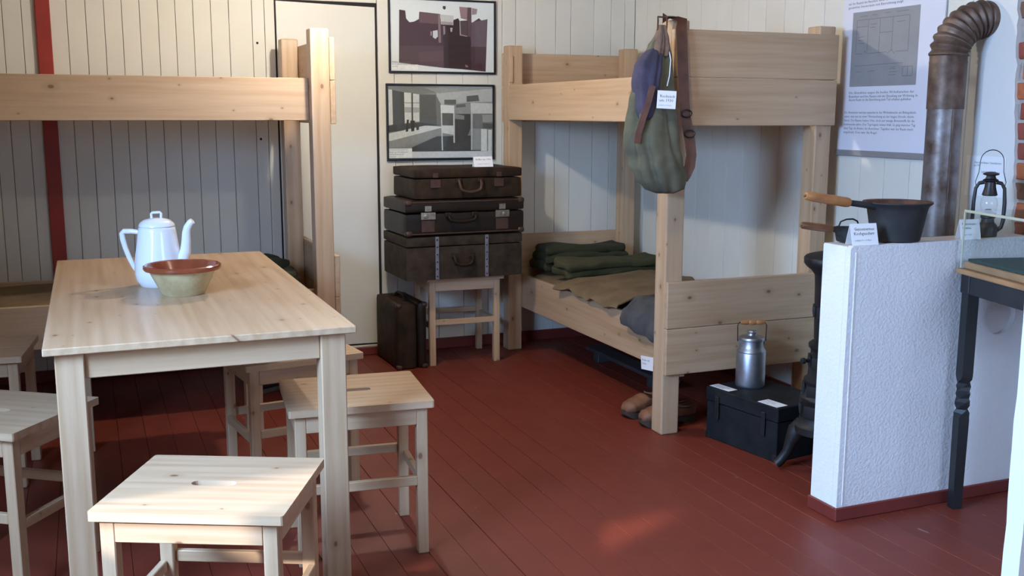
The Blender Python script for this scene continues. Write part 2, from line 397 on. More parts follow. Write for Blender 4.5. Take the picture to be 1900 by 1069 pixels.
# door in the back wall
dr = sroot('door_1', 'plain cream painted door set flush in the board wall')
dr.location = (0.966, YB, 0)
box('recess', 0.0, 0.554, 0.0045, 0.011, 0.04, 1.955, 'dark_gap', dr, 0)
bm = bmesh.new()
q = [(0.008, 0.075), (0.537, 0.065), (0.541, 1.932), (0.008, 1.946)]
lo = [bm.verts.new((a, 0.010, c)) for a, c in q]; hi = [bm.verts.new((a, -0.002, c)) for a, c in q]
bm.faces.new(lo); bm.faces.new(hi)
for i in range(4): bm.faces.new((lo[i], lo[(i+1) % 4], hi[(i+1) % 4], hi[i]))
frombm('door_leaf', bm, 'door_paint', dr)
box('threshold', -0.01, 0.565, -0.02, 0.010, 0.0, 0.045, 'red_trim', dr, 0.003)
box('sill_strip', -0.01, 0.565, -0.006, 0.010, 0.046, 0.056, 'wall_paint', dr, 0.001)
# red vertical batten, baseboards
struct(box('trim_1', -0.185, -0.118, YB-0.022, YB-0.0005, 0, ZC, 'red_batten', None, 0.003), 'dark red vertical batten on the cream board wall')
struct(box('baseboard_back', 1.56, XR, YB-0.016, YB-0.0005, 0, 0.062, 'red_trim', None, 0.003), 'dark red baseboard along the back wall')
struct(box('baseboard_left', XL, 0.95, YB-0.016, YB-0.0005, 0, 0.062, 'red_trim', None, 0.003), 'dark red baseboard left of the door')
# right wall: boards, then plastered chimney with bare brick
wr = struct(box('wall_right', XR+0.028, XR+0.12, YF-0.1, YB+0.1, 0, ZC, 'groove', None, 0), 'cream painted board wall on the right')
y = YB
while y > 3.12:
    y1 = max(y-0.1465, 3.105)
    child(box('wall_board', XR, XR+0.026, y1+0.0011, y-0.0011, 0, ZC, 'wall_paint', None, 0.0013), wr); y -= 0.1465
struct(box('baseboard_right', XR-0.016, XR-0.0005, 2.83, YB-0.02, 0, 0.062, 'red_trim', None, 0.003), 'dark red baseboard along the right wall')
ch = sroot('wall_chimney', 'white plastered chimney wall with bare brick at the right edge'); ch.location = (XR, 0, 0)
# plaster skin with ragged edge
bm = bmesh.new(); rng = random.Random(3)
edge = []
z = 0.0
while z < ZC:
    edge.append((2.797 + 0.062*min(1, max(0, (z-0.9)/0.9)) + rng.uniform(-0.006, 0.006), z)); z += 0.028
edge.append((2.86, ZC))
poly = [(3.098, 0.0)] + [(a, c) for a, c in edge] + [(3.098, ZC)]
f0 = [bm.verts.new((-0.002, a, c)) for a, c in poly]; f1 = [bm.verts.new((0.027, a, c)) for a, c in poly]
bm.faces.new(f0); bm.faces.new(f1)
for i in range(len(poly)):
    j = (i+1) % len(poly); bm.faces.new((f0[i], f0[j], f1[j], f1[i]))
frombm('plaster_skin', bm, 'gull_white', ch)
box('cover_strip', -0.008, -0.0005, 3.058, 3.102, 0.0, ZC, 'wall_paint', ch, 0.002)
box('mortar_bed', 0.022, 0.027, YF, 2.90, 0, ZC, 'mortar', ch, 0)
zc = 1.125 - 0.0715*16; row = 0; bmesh_cache = {}
while zc < ZC - 0.02:
    y = 2.95 - (0.125 if row % 2 else 0.0)
    while y > 2.1:
        y0, y1 = max(y-0.238, 2.1), min(y, 2.88)
        if y1 - y0 > 0.03 and zc > 0.85:
            box('brick', 0.012+rng.uniform(-0.002, 0.002), 0.0265, y0, y1, zc+0.006, min(zc+0.0655, ZC), rng.choice(['brick_orange', 'brick_orange', 'brick_red', 'brick_brown']), ch, 0.004)
        y -= 0.25
    zc += 0.0715; row += 1
box('plaster_front', -0.002, 0.027, YF, 2.098, 0, ZC, 'gull_white', ch, 0)
# left and front walls with windows (behind and beside the camera)
def wall_with_window(name, label, horiz, plane, thick, a0, a1, w0, w1, z0, z1):
    r = sroot(name, label)
    def pc(nm, p0, p1, c0, c1):
        if horiz == 'y': return box(nm, plane-thick, plane, p0, p1, c0, c1, 'far_wall_paint', r, 0)
        return box(nm, p0, p1, plane-thick, plane, c0, c1, 'far_wall_paint', r, 0)
    pc('wall_panel', a0, w0, 0, ZC); pc('wall_panel', w1, a1, 0, ZC); pc('wall_panel', w0, w1, 0, z0); pc('wall_panel', w0, w1, z1, ZC)
    return r
WY0, WY1, WZ0, WZ1 = 1.43, 2.45, 0.95, 2.05
wall_with_window('wall_left', 'cream side wall with a window', 'y', XL, 0.12, YF, YB+0.1, WY0, WY1, WZ0, WZ1)
wall_with_window('wall_front', 'cream wall behind the viewer with a window', 'x', YF, 0.12, XL-0.1, XR+0.1, 1.50, 3.00, 1.05, 2.15)
def window(name, label, loc, rotz, wd, h0, h1):
    r = sroot(name, label); r.location = loc; r.rotation_euler = (0, 0, rotz)
    for a, c, e, g in ((0, 0.05, h0, h1), (wd-0.05, wd, h0, h1), (0, wd, h0, h0+0.05), (0, wd, h1-0.05, h1), (wd/2-0.03, wd/2+0.03, h0, h1), (0, wd, (h0+h1)/2-0.018, (h0+h1)/2+0.018)):
        box('window_frame', a, c, -0.05, -0.01, e, g, 'white_gloss', r, 0.003)
    box('window_sill', -0.05, wd+0.05, -0.01, 0.10, h0-0.03, h0, 'white_gloss', r, 0.004)
    for i in range(2):
        for j in range(2):
            zz = h0 if j == 0 else (h0+h1)/2
            box('pane', wd/2*i+0.03, wd/2*(i+1)-0.03, -0.032, -0.028, zz+0.02, zz+(h1-h0)/2-0.02, 'glass', r, 0)
window('window_1', 'white framed window in the side wall', (XL-0.01, WY1, 0), -PI/2, WY1-WY0, WZ0, WZ1)
cw = bpy.data.objects['window_1']
bm = bmesh.new(); R = []  # added out-of-view curtain; its slanted edge trims the sun patch on the floor
for i in range(25):
    v = i/24; z = WZ1-(WZ1-WZ0+0.05)*v
    y0 = max(WY0-0.06, 1.66-(z-1.33)/1.35)
    R.append([bm.verts.new((WY1+0.06-(WY1+0.06-y0)*k/24, 0.04+0.012*math.sin(k*1.6+v), z)) for k in range(25)])
for a, c in zip(R, R[1:]):
    for k in range(24): bm.faces.new((a[k], a[k+1], c[k+1], c[k]))
for vv in bm.verts: vv.co.x = WY1-vv.co.x
cu_ = frombm('sun_mask_curtain', bm, 'sun_mask_cloth', cw, auto=70)
window('window_2', 'white framed window behind the viewer', (1.50, YF-0.01, 0), 0, 1.5, 1.05, 2.15)
# low partition wall in front of the stove, with a round niche
lw = sroot('wall_partition', 'low white roughcast partition wall beside the stove'); lw.location = (2.287, 2.682, 0)
LWH = 0.940; LWT = 0.14; LWL = XR-2.287-0.004
outer = [(0.0, 0.0), (LWL, 0.0), (LWL, LWH), (0.012, LWH), (0.0, LWH-0.010)]
inner = [(0.675+0.073*math.cos(2*PI*i/32), 0.661+0.067*math.sin(2*PI*i/32)) for i in range(32)]
pl = plate_hole('roughcast_face', outer, inner, 0.0, 0.022, 'plaster', lw); pl.rotation_euler = (PI/2, 0, 0); pl.location = (0, 0.022, 0)
box('wall_core', 0.0, LWL, 0.022, LWT, 0, LWH-0.004, 'plaster', lw, 0.004)
box('corner_bead', 0.020, 0.026, -0.0018, 0.002, 0.05, LWH-0.02, 'plaster', lw, 0.003)
box('baseboard', -0.011, LWL, -0.011, -0.0005, 0, 0.046, 'red_trim', lw, 0.003)
box('baseboard', -0.011, -0.0005, -0.0004, LWT, 0, 0.046, 'red_trim', lw, 0.003)
# white door post close to the viewer on the right
dp = sroot('trim_2', 'white painted door post at the right edge'); dp.location = (1.834, 1.60, 0)
bm = bmesh.new(); rings = []
for i in range(41):
    z = ZC*i/40*0.999; wv = 0.0016*math.sin(z*17)+0.0012*math.sin(z*41+1)
    rings.append([(wv, -0.045, z), (0.10, -0.045, z), (0.10, 0, z), (wv, 0, z)])
R = [[bm.verts.new(p) for p in rg] for rg in rings]
for a, c in zip(R, R[1:]):
    for i in range(4): bm.faces.new((a[i], a[(i+1) % 4], c[(i+1) % 4], c[i]))
bm.faces.new(R[0]); bm.faces.new(R[-1])
frombm('post', bm, 'white_gloss', dp, auto=30)

# ================================================================== table
tb = thing('dining_table', 'long pale pine table carrying the white coffee pot', 'table', (-0.131, 2.780, 0))
TW, TL, TH = 0.80, 1.708, 0.78
box('tabletop', 0, TW, 0, TL, TH-0.020, TH, 'pine', tb, 0.0025)
for lx in (0.026, TW-0.026-0.070):
    for ly in (0.022, TL-0.022-0.070):
        box('leg', lx, lx+0.070, ly, ly+0.070, 0, TH-0.0205, 'pine', tb, 0.003)
for ly in (0.036, TL-0.036-0.02): box('apron', 0.0965, TW-0.0965, ly, ly+0.02, TH-0.092, TH-0.0205, 'pine', tb, 0.002)
for lx in (0.036, TW-0.036-0.02): box('apron', lx, lx+0.02, 0.0925, TL-0.0925, TH-0.092, TH-0.0205, 'pine', tb, 0.002)

# ================================================================== stools
SL, SW = 0.438, 0.389
def make_stool(label, cx, cy, rz, h=0.498):
    r = thing('stool', label, 'stool', (cx, cy, 0), rz, 'pine stools with a hand slot')
    hx, hy = SL/2, SW/2; rr = 0.006
    out = []
    for sx, sy, a0 in ((1, 1, 0), (-1, 1, PI/2), (-1, -1, PI), (1, -1, 3*PI/2)):
        for k in range(3):
            a = a0 + PI/4*k; out.append((sx*(hx-rr)+rr*math.cos(a), sy*(hy-rr)+rr*math.sin(a)))
    inn = [(0.038+0.016*math.cos(-PI/2+PI*k/8), 0.016*math.sin(-PI/2+PI*k/8)) for k in range(9)] + [(-0.038+0.016*math.cos(PI/2+PI*k/8), 0.016*math.sin(PI/2+PI*k/8)) for k in range(9)]
    plate_hole('seat', out, inn, -0.011, 0.011, 'pine_x', r, (0, 0, h-0.011))
    L, i = 0.034, 0.018
    zt = h-0.0225
    for sx in (-1, 1):
        for sy in (-1, 1):
            x0 = sx*(hx-i)-(L if sx > 0 else 0); y0 = sy*(hy-i)-(L if sy > 0 else 0)
            box('leg', x0, x0+L, y0, y0+L, 0, zt, 'pine', r, 0.0025)
    a = hx-i-L
    for sy in (-1, 1):
        y0 = sy*(hy-i-0.009)-0.009
        box('apron', -a, a, y0, y0+0.018, zt-0.055, zt, 'pine', r, 0.002)
        box('stretcher', -a, a, y0, y0+0.018, 0.225, 0.255, 'pine', r, 0.002)
    c = hy-i-L
    for sx in (-1, 1):
        x0 = sx*(hx-i-0.009)-0.009
        box('apron', x0, x0+0.018, -c, c, zt-0.055, zt, 'pine', r, 0.002)
        box('stretcher', x0, x0+0.018, -c, c, 0.205, 0.235, 'pine', r, 0.002)
    return r
def fl_center(x, y, rz):   # from front-left seat corner
    return x + SL/2*math.cos(rz)-SW/2*math.sin(rz), y + SL/2*math.sin(rz)+SW/2*math.cos(rz)
def fr_center(x, y, rz):
    return x - SL/2*math.cos(rz)-SW/2*math.sin(rz), y - SL/2*math.sin(rz)+SW/2*math.cos(rz)
make_stool('bright pine stool in front of the table, nearest the viewer', *fl_center(-0.046, 2.357, -0.441), -0.441)
make_stool('pine stool half under the right side of the table', *fl_center(0.506, 2.971, -0.097), -0.097)
make_stool('pine stool behind the table leg, farther back under the table', *fl_center(0.467, 3.576, 0.14), 0.14)
make_stool('pine stool at the left edge beside the lower bunk rail', *fr_center(-0.257, 4.03, -0.11), -0.11)
make_stool('pine stool at the lower left corner, pushed under the table', *fr_center(-0.232, 3.035, -0.62), -0.62)
make_stool('pine stool carrying the stack of old suitcases', *fl_center(1.655, 5.255, -0.045), -0.045, 0.490)

# ================================================================== bunk beds
def make_bunk(label, loc, rz, L, Wd, upz, loz, rail_y, lo_rail_y, loboards):
    r = thing('bunk_bed', label, 'bunk bed', loc, rz)
    a, t, H = 0.085, 0.024, 1.737
    posts = {}
    for nm, px_ in (('foot', -a), ('head', -L)):
        for sd, py_ in (('front', 0), ('back', Wd-a)):
            posts[nm, sd] = box('post', px_, px_+a, py_, py_+a, 0, H, 'pine', r, 0.006, seg=2)
    def ch_(o, p): o.parent = p; o.location = Vector(o.location)-p.location
    for x0 in (0.0005, -L-t-0.0005):
        for z0, z1 in ((1.315, 1.508), (1.510, 1.700), (loboards[0], (loboards[0]+loboards[1])/2-0.001), ((loboards[0]+loboards[1])/2+0.001, loboards[1])):
            box('end_board', x0, x0+t, 0, Wd, z0, z1, 'pine', r, 0.0025)
    box('upper_rail', -L+a+0.0005, -a-0.0005, rail_y, rail_y+t, upz[0], upz[1], 'pine', r, 0.0025)
    box('upper_back_rail', -L+a, -a, Wd-t, Wd, upz[0], upz[1], 'pine', r, 0.0025)
    if lo_rail_y >= a: box('lower_rail', -L+0.0005, -0.0005, lo_rail_y+0.0005, lo_rail_y+t, loz[0], loz[1], 'pine', r, 0.0025)
    else: box('lower_rail', -L+a, -a, lo_rail_y, lo_rail_y+t, loz[0], loz[1], 'pine', r, 0.0025)
    box('lower_back_rail', -L+a, -a, Wd-t, Wd, loz[0], loz[1], 'pine', r, 0.0025)
    ch_(box('batten', -L+a, -L+a+0.010, 0.002, 0.024, 1.535, 1.678, 'pine', None, 0.002), posts['head', 'front'])
    y0 = max(rail_y, lo_rail_y)+t+0.001
    NB = 16; bwid = (L-2*a-0.002)/NB
    for k in range(NB):
        xx = -L+a+0.001 + bwid*k
        for z in (upz[0]+0.02, loz[0]+0.02):
            box('bed_board', xx+0.0004, xx+bwid-0.0004, y0, Wd-t-0.001, z, z+0.018, 'pine', r, 0.001)
    return r
make_bunk('pine bunk bed along the back wall on the left', (1.04, 4.720, 0), 0.0, 1.90, 0.815, (1.330, 1.520), (0.36, 0.550), 0.060, 0.060, (0.32, 0.712))
make_bunk('pine bunk bed in the right corner with the rucksack on its post', (2.217, 3.730, 0), -PI/2, 1.835, 0.817, (1.328, 1.520), (0.250, 0.444), 0.0, 0.085, (0.268, 0.668))
# left bunk bedding
softbox('straw_mattress', -0.72, 0.91, 4.83, 5.48, 0.406, 0.543, 'burlap', None, 0.03, 0.008, 5, (34, 16, 4), 3.0)
tag(bpy.data.objects['straw_mattress'], 'brown sacking mattress on the lower left bunk', 'mattress')
def folded(label, x0, x1, y0, y1, z0, layers, mat, seed, fn=None):
    """a blanket folded into layers; each layer is a slightly different slab of cloth"""
    r = thing('folded_blanket', label, 'blanket', ((x0+x1)/2, (y0+y1)/2, z0)); rg = random.Random(seed); z = 0.0
    for k, t in enumerate(layers):
        j = [rg.uniform(-0.014, 0.014) for _ in range(4)]
        softbox('fold', -(x1-x0)/2+j[0], (x1-x0)/2+j[1], -(y1-y0)/2+j[2], (y1-y0)/2+j[3]-0.012*k, z, z+t, mat, r, t*0.48, 0.016, 8, (34, 18, 6), seed+7.3*k,
                fn=lambda q, u, v, w_: q + Vector((0.012*math.sin(v*7+seed), (fn(u) if fn else 0)+0.010*math.sin(u*9+seed), 0.008*math.sin(u*6+seed+v*3)*(1 if w_ > 0.3 else 0.3)))).location.z = z+t/2
        z += t*0.90
    return r
folded('dark olive blanket folded on the lower left bunk by the post', 0.755, 0.905, 5.13, 5.45, 0.556, (0.045, 0.042), 'wool_olive', 8)
folded('smaller olive blanket slumped on the lower left bunk', 0.765, 0.900, 4.87, 5.07, 0.556, (0.040, 0.034), 'wool_olive', 18)
# right bunk bedding
def mfn(q, u, v, w_):
    if w_ > 0.4: q = q + Vector((0, 0, 0.014*math.sin(u*PI)*(0.6+0.4*math.sin(v*9+1))))
    return q
tag(softbox('straw_mattress', 2.345, 3.00, 3.83, 5.46, 0.29, 0.452, 'burlap', None, 0.045, 0.008, 5, (22, 46, 6), 1.0, fn=mfn), 'lumpy brown sacking mattress on the lower right bunk', 'mattress')
def drape(name, label, mat, path, y0, y1, nseg, amp, thick, seed, skew=0.0):
    """cloth: a path in the X-Z plane swept along Y, with folds"""
    n = len(path); bm = bmesh.new(); G = []; Hh = []
    for j in range(nseg+1):
        y = y0+(y1-y0)*j/nseg; ra = []; rb = []
        for i, (px_, pz_) in enumerate(path):
            p = Vector((px_, y, pz_)); nv = noise.noise_vector(p*9+Vector((seed, 0, 0)))*amp
            s = i/(n-1)
            p = p+nv+Vector((skew*(j/nseg-0.5)*(1-s), 0, 0))
            if 2.290 < p.x < 2.350: p.z = max(p.z, 0.4535)      # lies over the rail, not in it
            if p.x <= 2.300 and p.z < 0.4530: p.x = min(p.x, 2.296-thick)
            ra.append(bm.verts.new(p))
            tx, tz = path[min(i+1, n-1)][0]-path[max(i-1, 0)][0], path[min(i+1, n-1)][1]-path[max(i-1, 0)][1]
            l = math.hypot(tx, tz) or 1; rb.append(bm.verts.new(p+Vector((-tz/l*thick, 0, tx/l*thick))))
        G.append(ra); Hh.append(rb)
    for j in range(nseg):
        for i in range(n-1):
            bm.faces.new((G[j][i], G[j][i+1], G[j+1][i+1], G[j+1][i])); bm.faces.new((Hh[j][i], Hh[j+1][i], Hh[j+1][i+1], Hh[j][i+1]))
        bm.faces.new((G[j][0], G[j+1][0], Hh[j+1][0], Hh[j][0])); bm.faces.new((G[j][-1], Hh[j][-1], Hh[j+1][-1], G[j+1][-1]))
    for i in range(n-1):
        bm.faces.new((G[0][i], Hh[0][i], Hh[0][i+1], G[0][i+1])); bm.faces.new((G[-1][i], G[-1][i+1], Hh[-1][i+1], Hh[-1][i]))
    return tag(frombm(name, bm, mat, auto=70), label, 'blanket')
drape('sack_blanket', 'crumpled brown sacking spread over the right bunk mattress', 'burlap',
      [(2.272, 0.446), (2.285, 0.462), (2.31, 0.470), (2.34, 0.478), (2.40, 0.492), (2.50, 0.500), (2.62, 0.506), (2.74, 0.506), (2.86, 0.500), (2.97, 0.490)], 4.29, 4.94, 40, 0.034, 0.006, 4.0)
folded('dark olive wool blanket folded against the right bunk headboard', 2.365, 2.895, 5.275, 5.505, 0.478, (0.055, 0.050, 0.046), 'wool_olive', 5)
folded('lighter olive blanket lying in front of the folded one, right bunk', 2.345, 2.985, 4.975, 5.205, 0.488, (0.046, 0.042), 'wool_green', 11, fn=lambda u: 0.07*(u-0.5))
drape('wool_blanket', 'grey wool blanket hanging over the right bunk rail', 'wool_grey',
      [(2.272, 0.395), (2.262, 0.42), (2.272, 0.452), (2.30, 0.472), (2.36, 0.498), (2.44, 0.512), (2.54, 0.520), (2.66, 0.516), (2.78, 0.506)], 3.835, 4.215, 30, 0.030, 0.014, 9.0)

# ================================================================== pictures on the back wall
def make_picture(label, x0, x1, z0, z1, yb, polys, tilt=0.0):
    w_, h_ = x1-x0, z1-z0
    r = thing('framed_picture', label, 'picture', (x0, yb, z0), (PI/2+tilt, 0, 0))
    f = 0.011
    for a, c, e, g in ((0, w_, 0, f), (0, w_, h_-f, h_), (0, f, f, h_-f), (w_-f, w_, f, h_-f)):
        box('frame', a, c, e, g, 0.0, 0.018, 'frame_black', r, 0.002)
    box('mount', f, w_-f, f, h_-f, 0.002, 0.007, 'paper', r, 0)
    iw, ih = w_-2*f, h_-2*f
    prints('photo_print', [([(f+u*iw, f+v*ih) for u, v in pts], col) for pts, col in polys], r, 0.0075)
    box('glass_pane', f, w_-f, f, h_-f, 0.0135, 0.0150, 'glass', r, 0)
    return r, iw, ih, f
def NX1(x_, y_): return ((x_-150)/(1440-150), 1-(y_+25)/(900+25-(0 if x_ > 700 else 20)))
def N1(*p): return [NX1(a, c) for a, c in p]
PUR = (0.075, 0.030, 0.042); PUR2 = (0.036, 0.016, 0.020); PL3 = (0.19, 0.10, 0.115)
WH = (0.66, 0.63, 0.62)
pic1 = [
    (N1((262, 105), (335, 115), (345, 215), (385, 260), (440, 250), (500, 215), (505, 122), (760, 145), (765, 205), (920, 215), (945, 210), (985, 190), (1005, 225), (1100, 215), (1105, 45), (1155, 45), (1155, 250), (1250, 180), (1310, 235), (1360, 185), (1335, 890), (250, 775)), PUR),
    (N1((1000, 40), (1105, 45), (1100, 210), (1020, 190)), (0.36, 0.22, 0.24)), (N1((1160, 50), (1230, 60), (1220, 130), (1160, 140)), (0.40, 0.28, 0.30)),
    (N1((1105, 45), (1155, 45), (1150, 470), (1105, 470)), (0.12, 0.07, 0.085)), (N1((1155, 240), (1355, 190), (1345, 560), (1150, 560)), (0.15, 0.095, 0.12)),
    (N1((505, 125), (735, 150), (735, 275), (505, 262)), (0.165, 0.085, 0.095)), (N1((765, 150), (930, 160), (925, 285), (770, 280)), WH), (N1((770, 240), (920, 245), (918, 285), (772, 280)), (0.42, 0.36, 0.36)),
    (N1((790, 290), (920, 292), (930, 500), (800, 500)), PUR2), (N1((925, 230), (985, 192), (1000, 230), (1005, 480), (925, 480)), PUR2),
    (N1((800, 420), (1140, 430), (1150, 870), (800, 850)), PUR2), (N1((1010, 225), (1095, 220), (1095, 410), (1010, 410)), (0.10, 0.06, 0.075)),
    (N1((1002, 225), (1012, 225), (1018, 410), (1006, 412)), (0.5, 0.44, 0.44)), (N1((1006, 402), (1100, 420), (1100, 430), (1006, 414)), (0.45, 0.4, 0.4)),
    (N1((668, 360), (728, 355), (730, 440), (700, 462), (668, 440)), (0.72, 0.70, 0.70)), (N1((640, 370), (655, 365), (655, 420), (640, 420)), (0.45, 0.36, 0.38)),
    (N1((735, 150), (762, 150), (770, 520), (738, 520)), (0.28, 0.18, 0.19)), (N1((795, 300), (820, 300), (822, 400), (800, 420)), (0.36, 0.25, 0.27)), (N1((885, 320), (915, 320), (905, 375), (888, 370)), (0.58, 0.50, 0.50)),
    (N1((260, 560), (800, 560), (800, 850), (250, 775)), (0.105, 0.052, 0.060)), (N1((480, 640), (790, 620), (800, 760), (500, 760)), (0.13, 0.066, 0.074)),
    (N1((795, 40), (828, 40), (830, 75), (812, 88), (793, 70)), (0.04, 0.035, 0.035)),
    (N1((1072, 800), (1108, 815), (1105, 840), (1072, 832)), (0.34, 0.16, 0.17)),
    (N1((152, 785), (480, 795), (480, 868), (152, 862)), (0.98, 0.96, 0.98)),
]
r1, iw, ih, f = make_picture('framed purple-toned old photograph hanging above the grey one', 1.580, 2.212, 1.584, 1.992, YB-0.002, pic1, 0.0)
for k, s in enumerate(('Aufnahme aus dem Wohnraum', 'mit der alten Einrichtung der Baracke', 'um 1940')):
    text(s, 0.0105, 'ink_soft', r1, (f+0.006, f+iw*0.0+0.046-0.0125*k, 0.0118), xs=0.85)
def N2(*p): return [((a-130)/(1378-130), 1-(c-88)/(955-88)) for a, c in p]
g = lambda v: (min(v*1.45, 0.85), min(v*1.45, 0.85), min(v*1.45, 0.85)*0.99)
pic2 = [
    (N2((130, 88), (1378, 100), (1370, 955), (130, 955)), g(0.20)),
    (N2((130, 88), (700, 95), (720, 160), (520, 190), (180, 140), (130, 130)), g(0.16)), (N2((700, 150), (1378, 105), (1378, 270), (1100, 280), (700, 320)), g(0.36)), (N2((560, 110), (1378, 95), (1378, 110), (720, 175)), g(0.24)),
    (N2((180, 140), (320, 165), (320, 620), (130, 640), (180, 560)), g(0.060)), (N2((500, 190), (690, 190), (700, 560), (500, 540)), g(0.085)), (N2((690, 190), (760, 320), (760, 560), (700, 560)), g(0.14)),
    (N2((136, 132), (180, 138), (184, 545), (136, 555)), g(0.50)), (N2((318, 168), (402, 172), (400, 520), (322, 530)), g(0.52)), (N2((420, 180), (494, 188), (492, 510), (420, 515)), g(0.50)),
    (N2((322, 285), (494, 285), (494, 295), (322, 295)), g(0.22)), (N2((322, 340), (494, 345), (494, 405), (322, 405)), g(0.30)), (N2((402, 172), (420, 175), (420, 520), (402, 520)), g(0.05)),
    (N2((130, 560), (500, 520), (760, 560), (560, 560), (130, 640)), g(0.050)),
    (N2((130, 655), (560, 560), (770, 575), (750, 590), (150, 742), (130, 742)), g(0.50)), (N2((150, 742), (760, 585), (765, 660), (330, 820), (130, 825)), g(0.22)), (N2((400, 820), (700, 690), (1230, 680), (1230, 870), (400, 870)), g(0.045)),
    (N2((345, 490), (370, 490), (358, 630), (330, 635)), g(0.03)), (N2((385, 500), (440, 500), (430, 625), (395, 630)), g(0.03)), (N2((455, 540), (490, 560), (485, 612), (455, 615)), g(0.04)),
    (N2((745, 312), (910, 320), (910, 412), (748, 408)), g(0.55)), (N2((748, 408), (762, 408), (770, 860), (756, 860)), g(0.46)), (N2((895, 410), (912, 410), (914, 770), (898, 770)), g(0.46)), (N2((762, 412), (896, 414), (896, 560), (765, 555)), g(0.085)), (N2((762, 560), (898, 560), (898, 672), (765, 650)), g(0.48)),
    (N2((915, 310), (1110, 300), (1110, 420), (915, 410)), g(0.22)), (N2((918, 420), (1105, 420), (1105, 600), (1040, 760), (915, 760)), g(0.040)), (N2((918, 420), (1030, 440), (1030, 490), (918, 480)), g(0.18)),
    (N2((1108, 285), (1378, 290), (1378, 415), (1112, 415)), g(0.44)), (N2((1112, 415), (1132, 415), (1128, 860), (1110, 860)), g(0.40)), (N2((1132, 420), (1378, 420), (1378, 600), (1135, 595)), g(0.13)), (N2((1250, 430), (1378, 430), (1378, 520), (1255, 520)), g(0.24)), (N2((1255, 530), (1378, 540), (1378, 600), (1255, 590)), g(0.065)),
    (N2((1132, 600), (1232, 605), (1232, 860), (1130, 860)), g(0.22)), (N2((1235, 602), (1308, 605), (1308, 872), (1235, 872)), g(0.52)), (N2((1322, 612), (1368, 615), (1366, 880), (1322, 880)), g(0.50)),
    (N2((790, 250), (930, 248), (930, 300), (790, 305)), g(0.085)), (N2((1058, 205), (1200, 190), (1212, 260), (1060, 275)), g(0.085)), (N2((930, 310), (1040, 300), (1050, 335), (930, 345)), g(0.10)),
    (N2((400, 872), (1370, 876), (1366, 952), (400, 948)), (0.72, 0.72, 0.76)), (N2((130, 832), (400, 832), (400, 948), (130, 946)), (0.95, 0.94, 0.96)),
]
r2_, iw, ih, f = make_picture('framed grey photograph of a barrack room above the suitcases', 1.560, 2.203, 1.100, 1.526, YB-0.002, pic2, 0.0)
for k, s in enumerate(('Wohnbaracke für die Arbeiter', 'Baujahr um 1940 / Innenansicht', 'mit den Stockbetten der', 'Bewohner')):
    text(s, 0.0105, 'ink_soft', r2_, (f+0.004, f+0.047-0.0125*k, 0.0130), xs=0.8)

# ================================================================== suitcases
def suitcase_handle(p, cx, z, yf, mat, wd=0.13, drop=0.045):
    pts = [(cx-wd/2, yf-0.004, z), (cx-wd/2, yf-0.022, z-drop*0.35)] + [(cx-wd/2*math.cos(a), yf-0.026, z-drop*0.55-drop*0.45*math.sin(a)) for a in [PI*0.15+PI*0.7*i/8 for i in range(9)]] + [(cx+wd/2, yf-0.022, z-drop*0.35), (cx+wd/2, yf-0.004, z)]
    h = tube('handle', pts, 0.0085, mat, p, 8)
    for s in (-1, 1): box('handle_mount', cx+s*wd/2-0.016, cx+s*wd/2+0.016, yf-0.009, yf-0.0005, z-0.012, z+0.012, 'case_brown', h, 0.003)
    return h
# bottom: grey-brown trunk with two metal bands
WT = 0.0006
SX0, SX1, SY0, SY1 = 1.515, 2.178, 5.185, 5.60
c3 = thing('suitcase', 'large grey-brown suitcase with two metal bands, bottom of the stack', 'suitcase', ((SX0+SX1)/2, (SY0+SY1)/2, 0.4902), 0.02)
hw, hd = (SX1-SX0)/2, (SY1-SY0)/2
softbox('case_body', -hw, hw, -hd, hd, 0, 0.1785, 'case_grey', c3, 0.008, 0.0015, 5, (16, 10, 6), 2.0)
softbox('case_lid', -hw-0.001, hw+0.001, -hd-0.001, hd+0.001, 0.180, 0.234, 'case_grey', c3, 0.008, 0.0015, 5, (16, 10, 4), 6.0)
for bx_ in (-0.162, 0.120):
    bd = box('metal_band', bx_-0.010, bx_+0.010, -hd-0.0075, -hd-0.0035, 0.004, 0.232, 'grey_steel', c3, 0.001)
    for k in range(6): lathe('rivet', [(0.0045, 0), (0.003, 0.002), (0, 0.0028)], 'iron', bd, (0, -0.002, -0.098+0.039*k), 8, (PI/2, 0, 0))
suitcase_handle(c3, -0.018, 0.128, -hd-0.002, 'case_brown', 0.10, 0.05)
box('name_plate', -0.065, 0.035, -hd-0.006, -hd-0.001, 0.072, 0.135, 'case_brown', c3, 0.004)
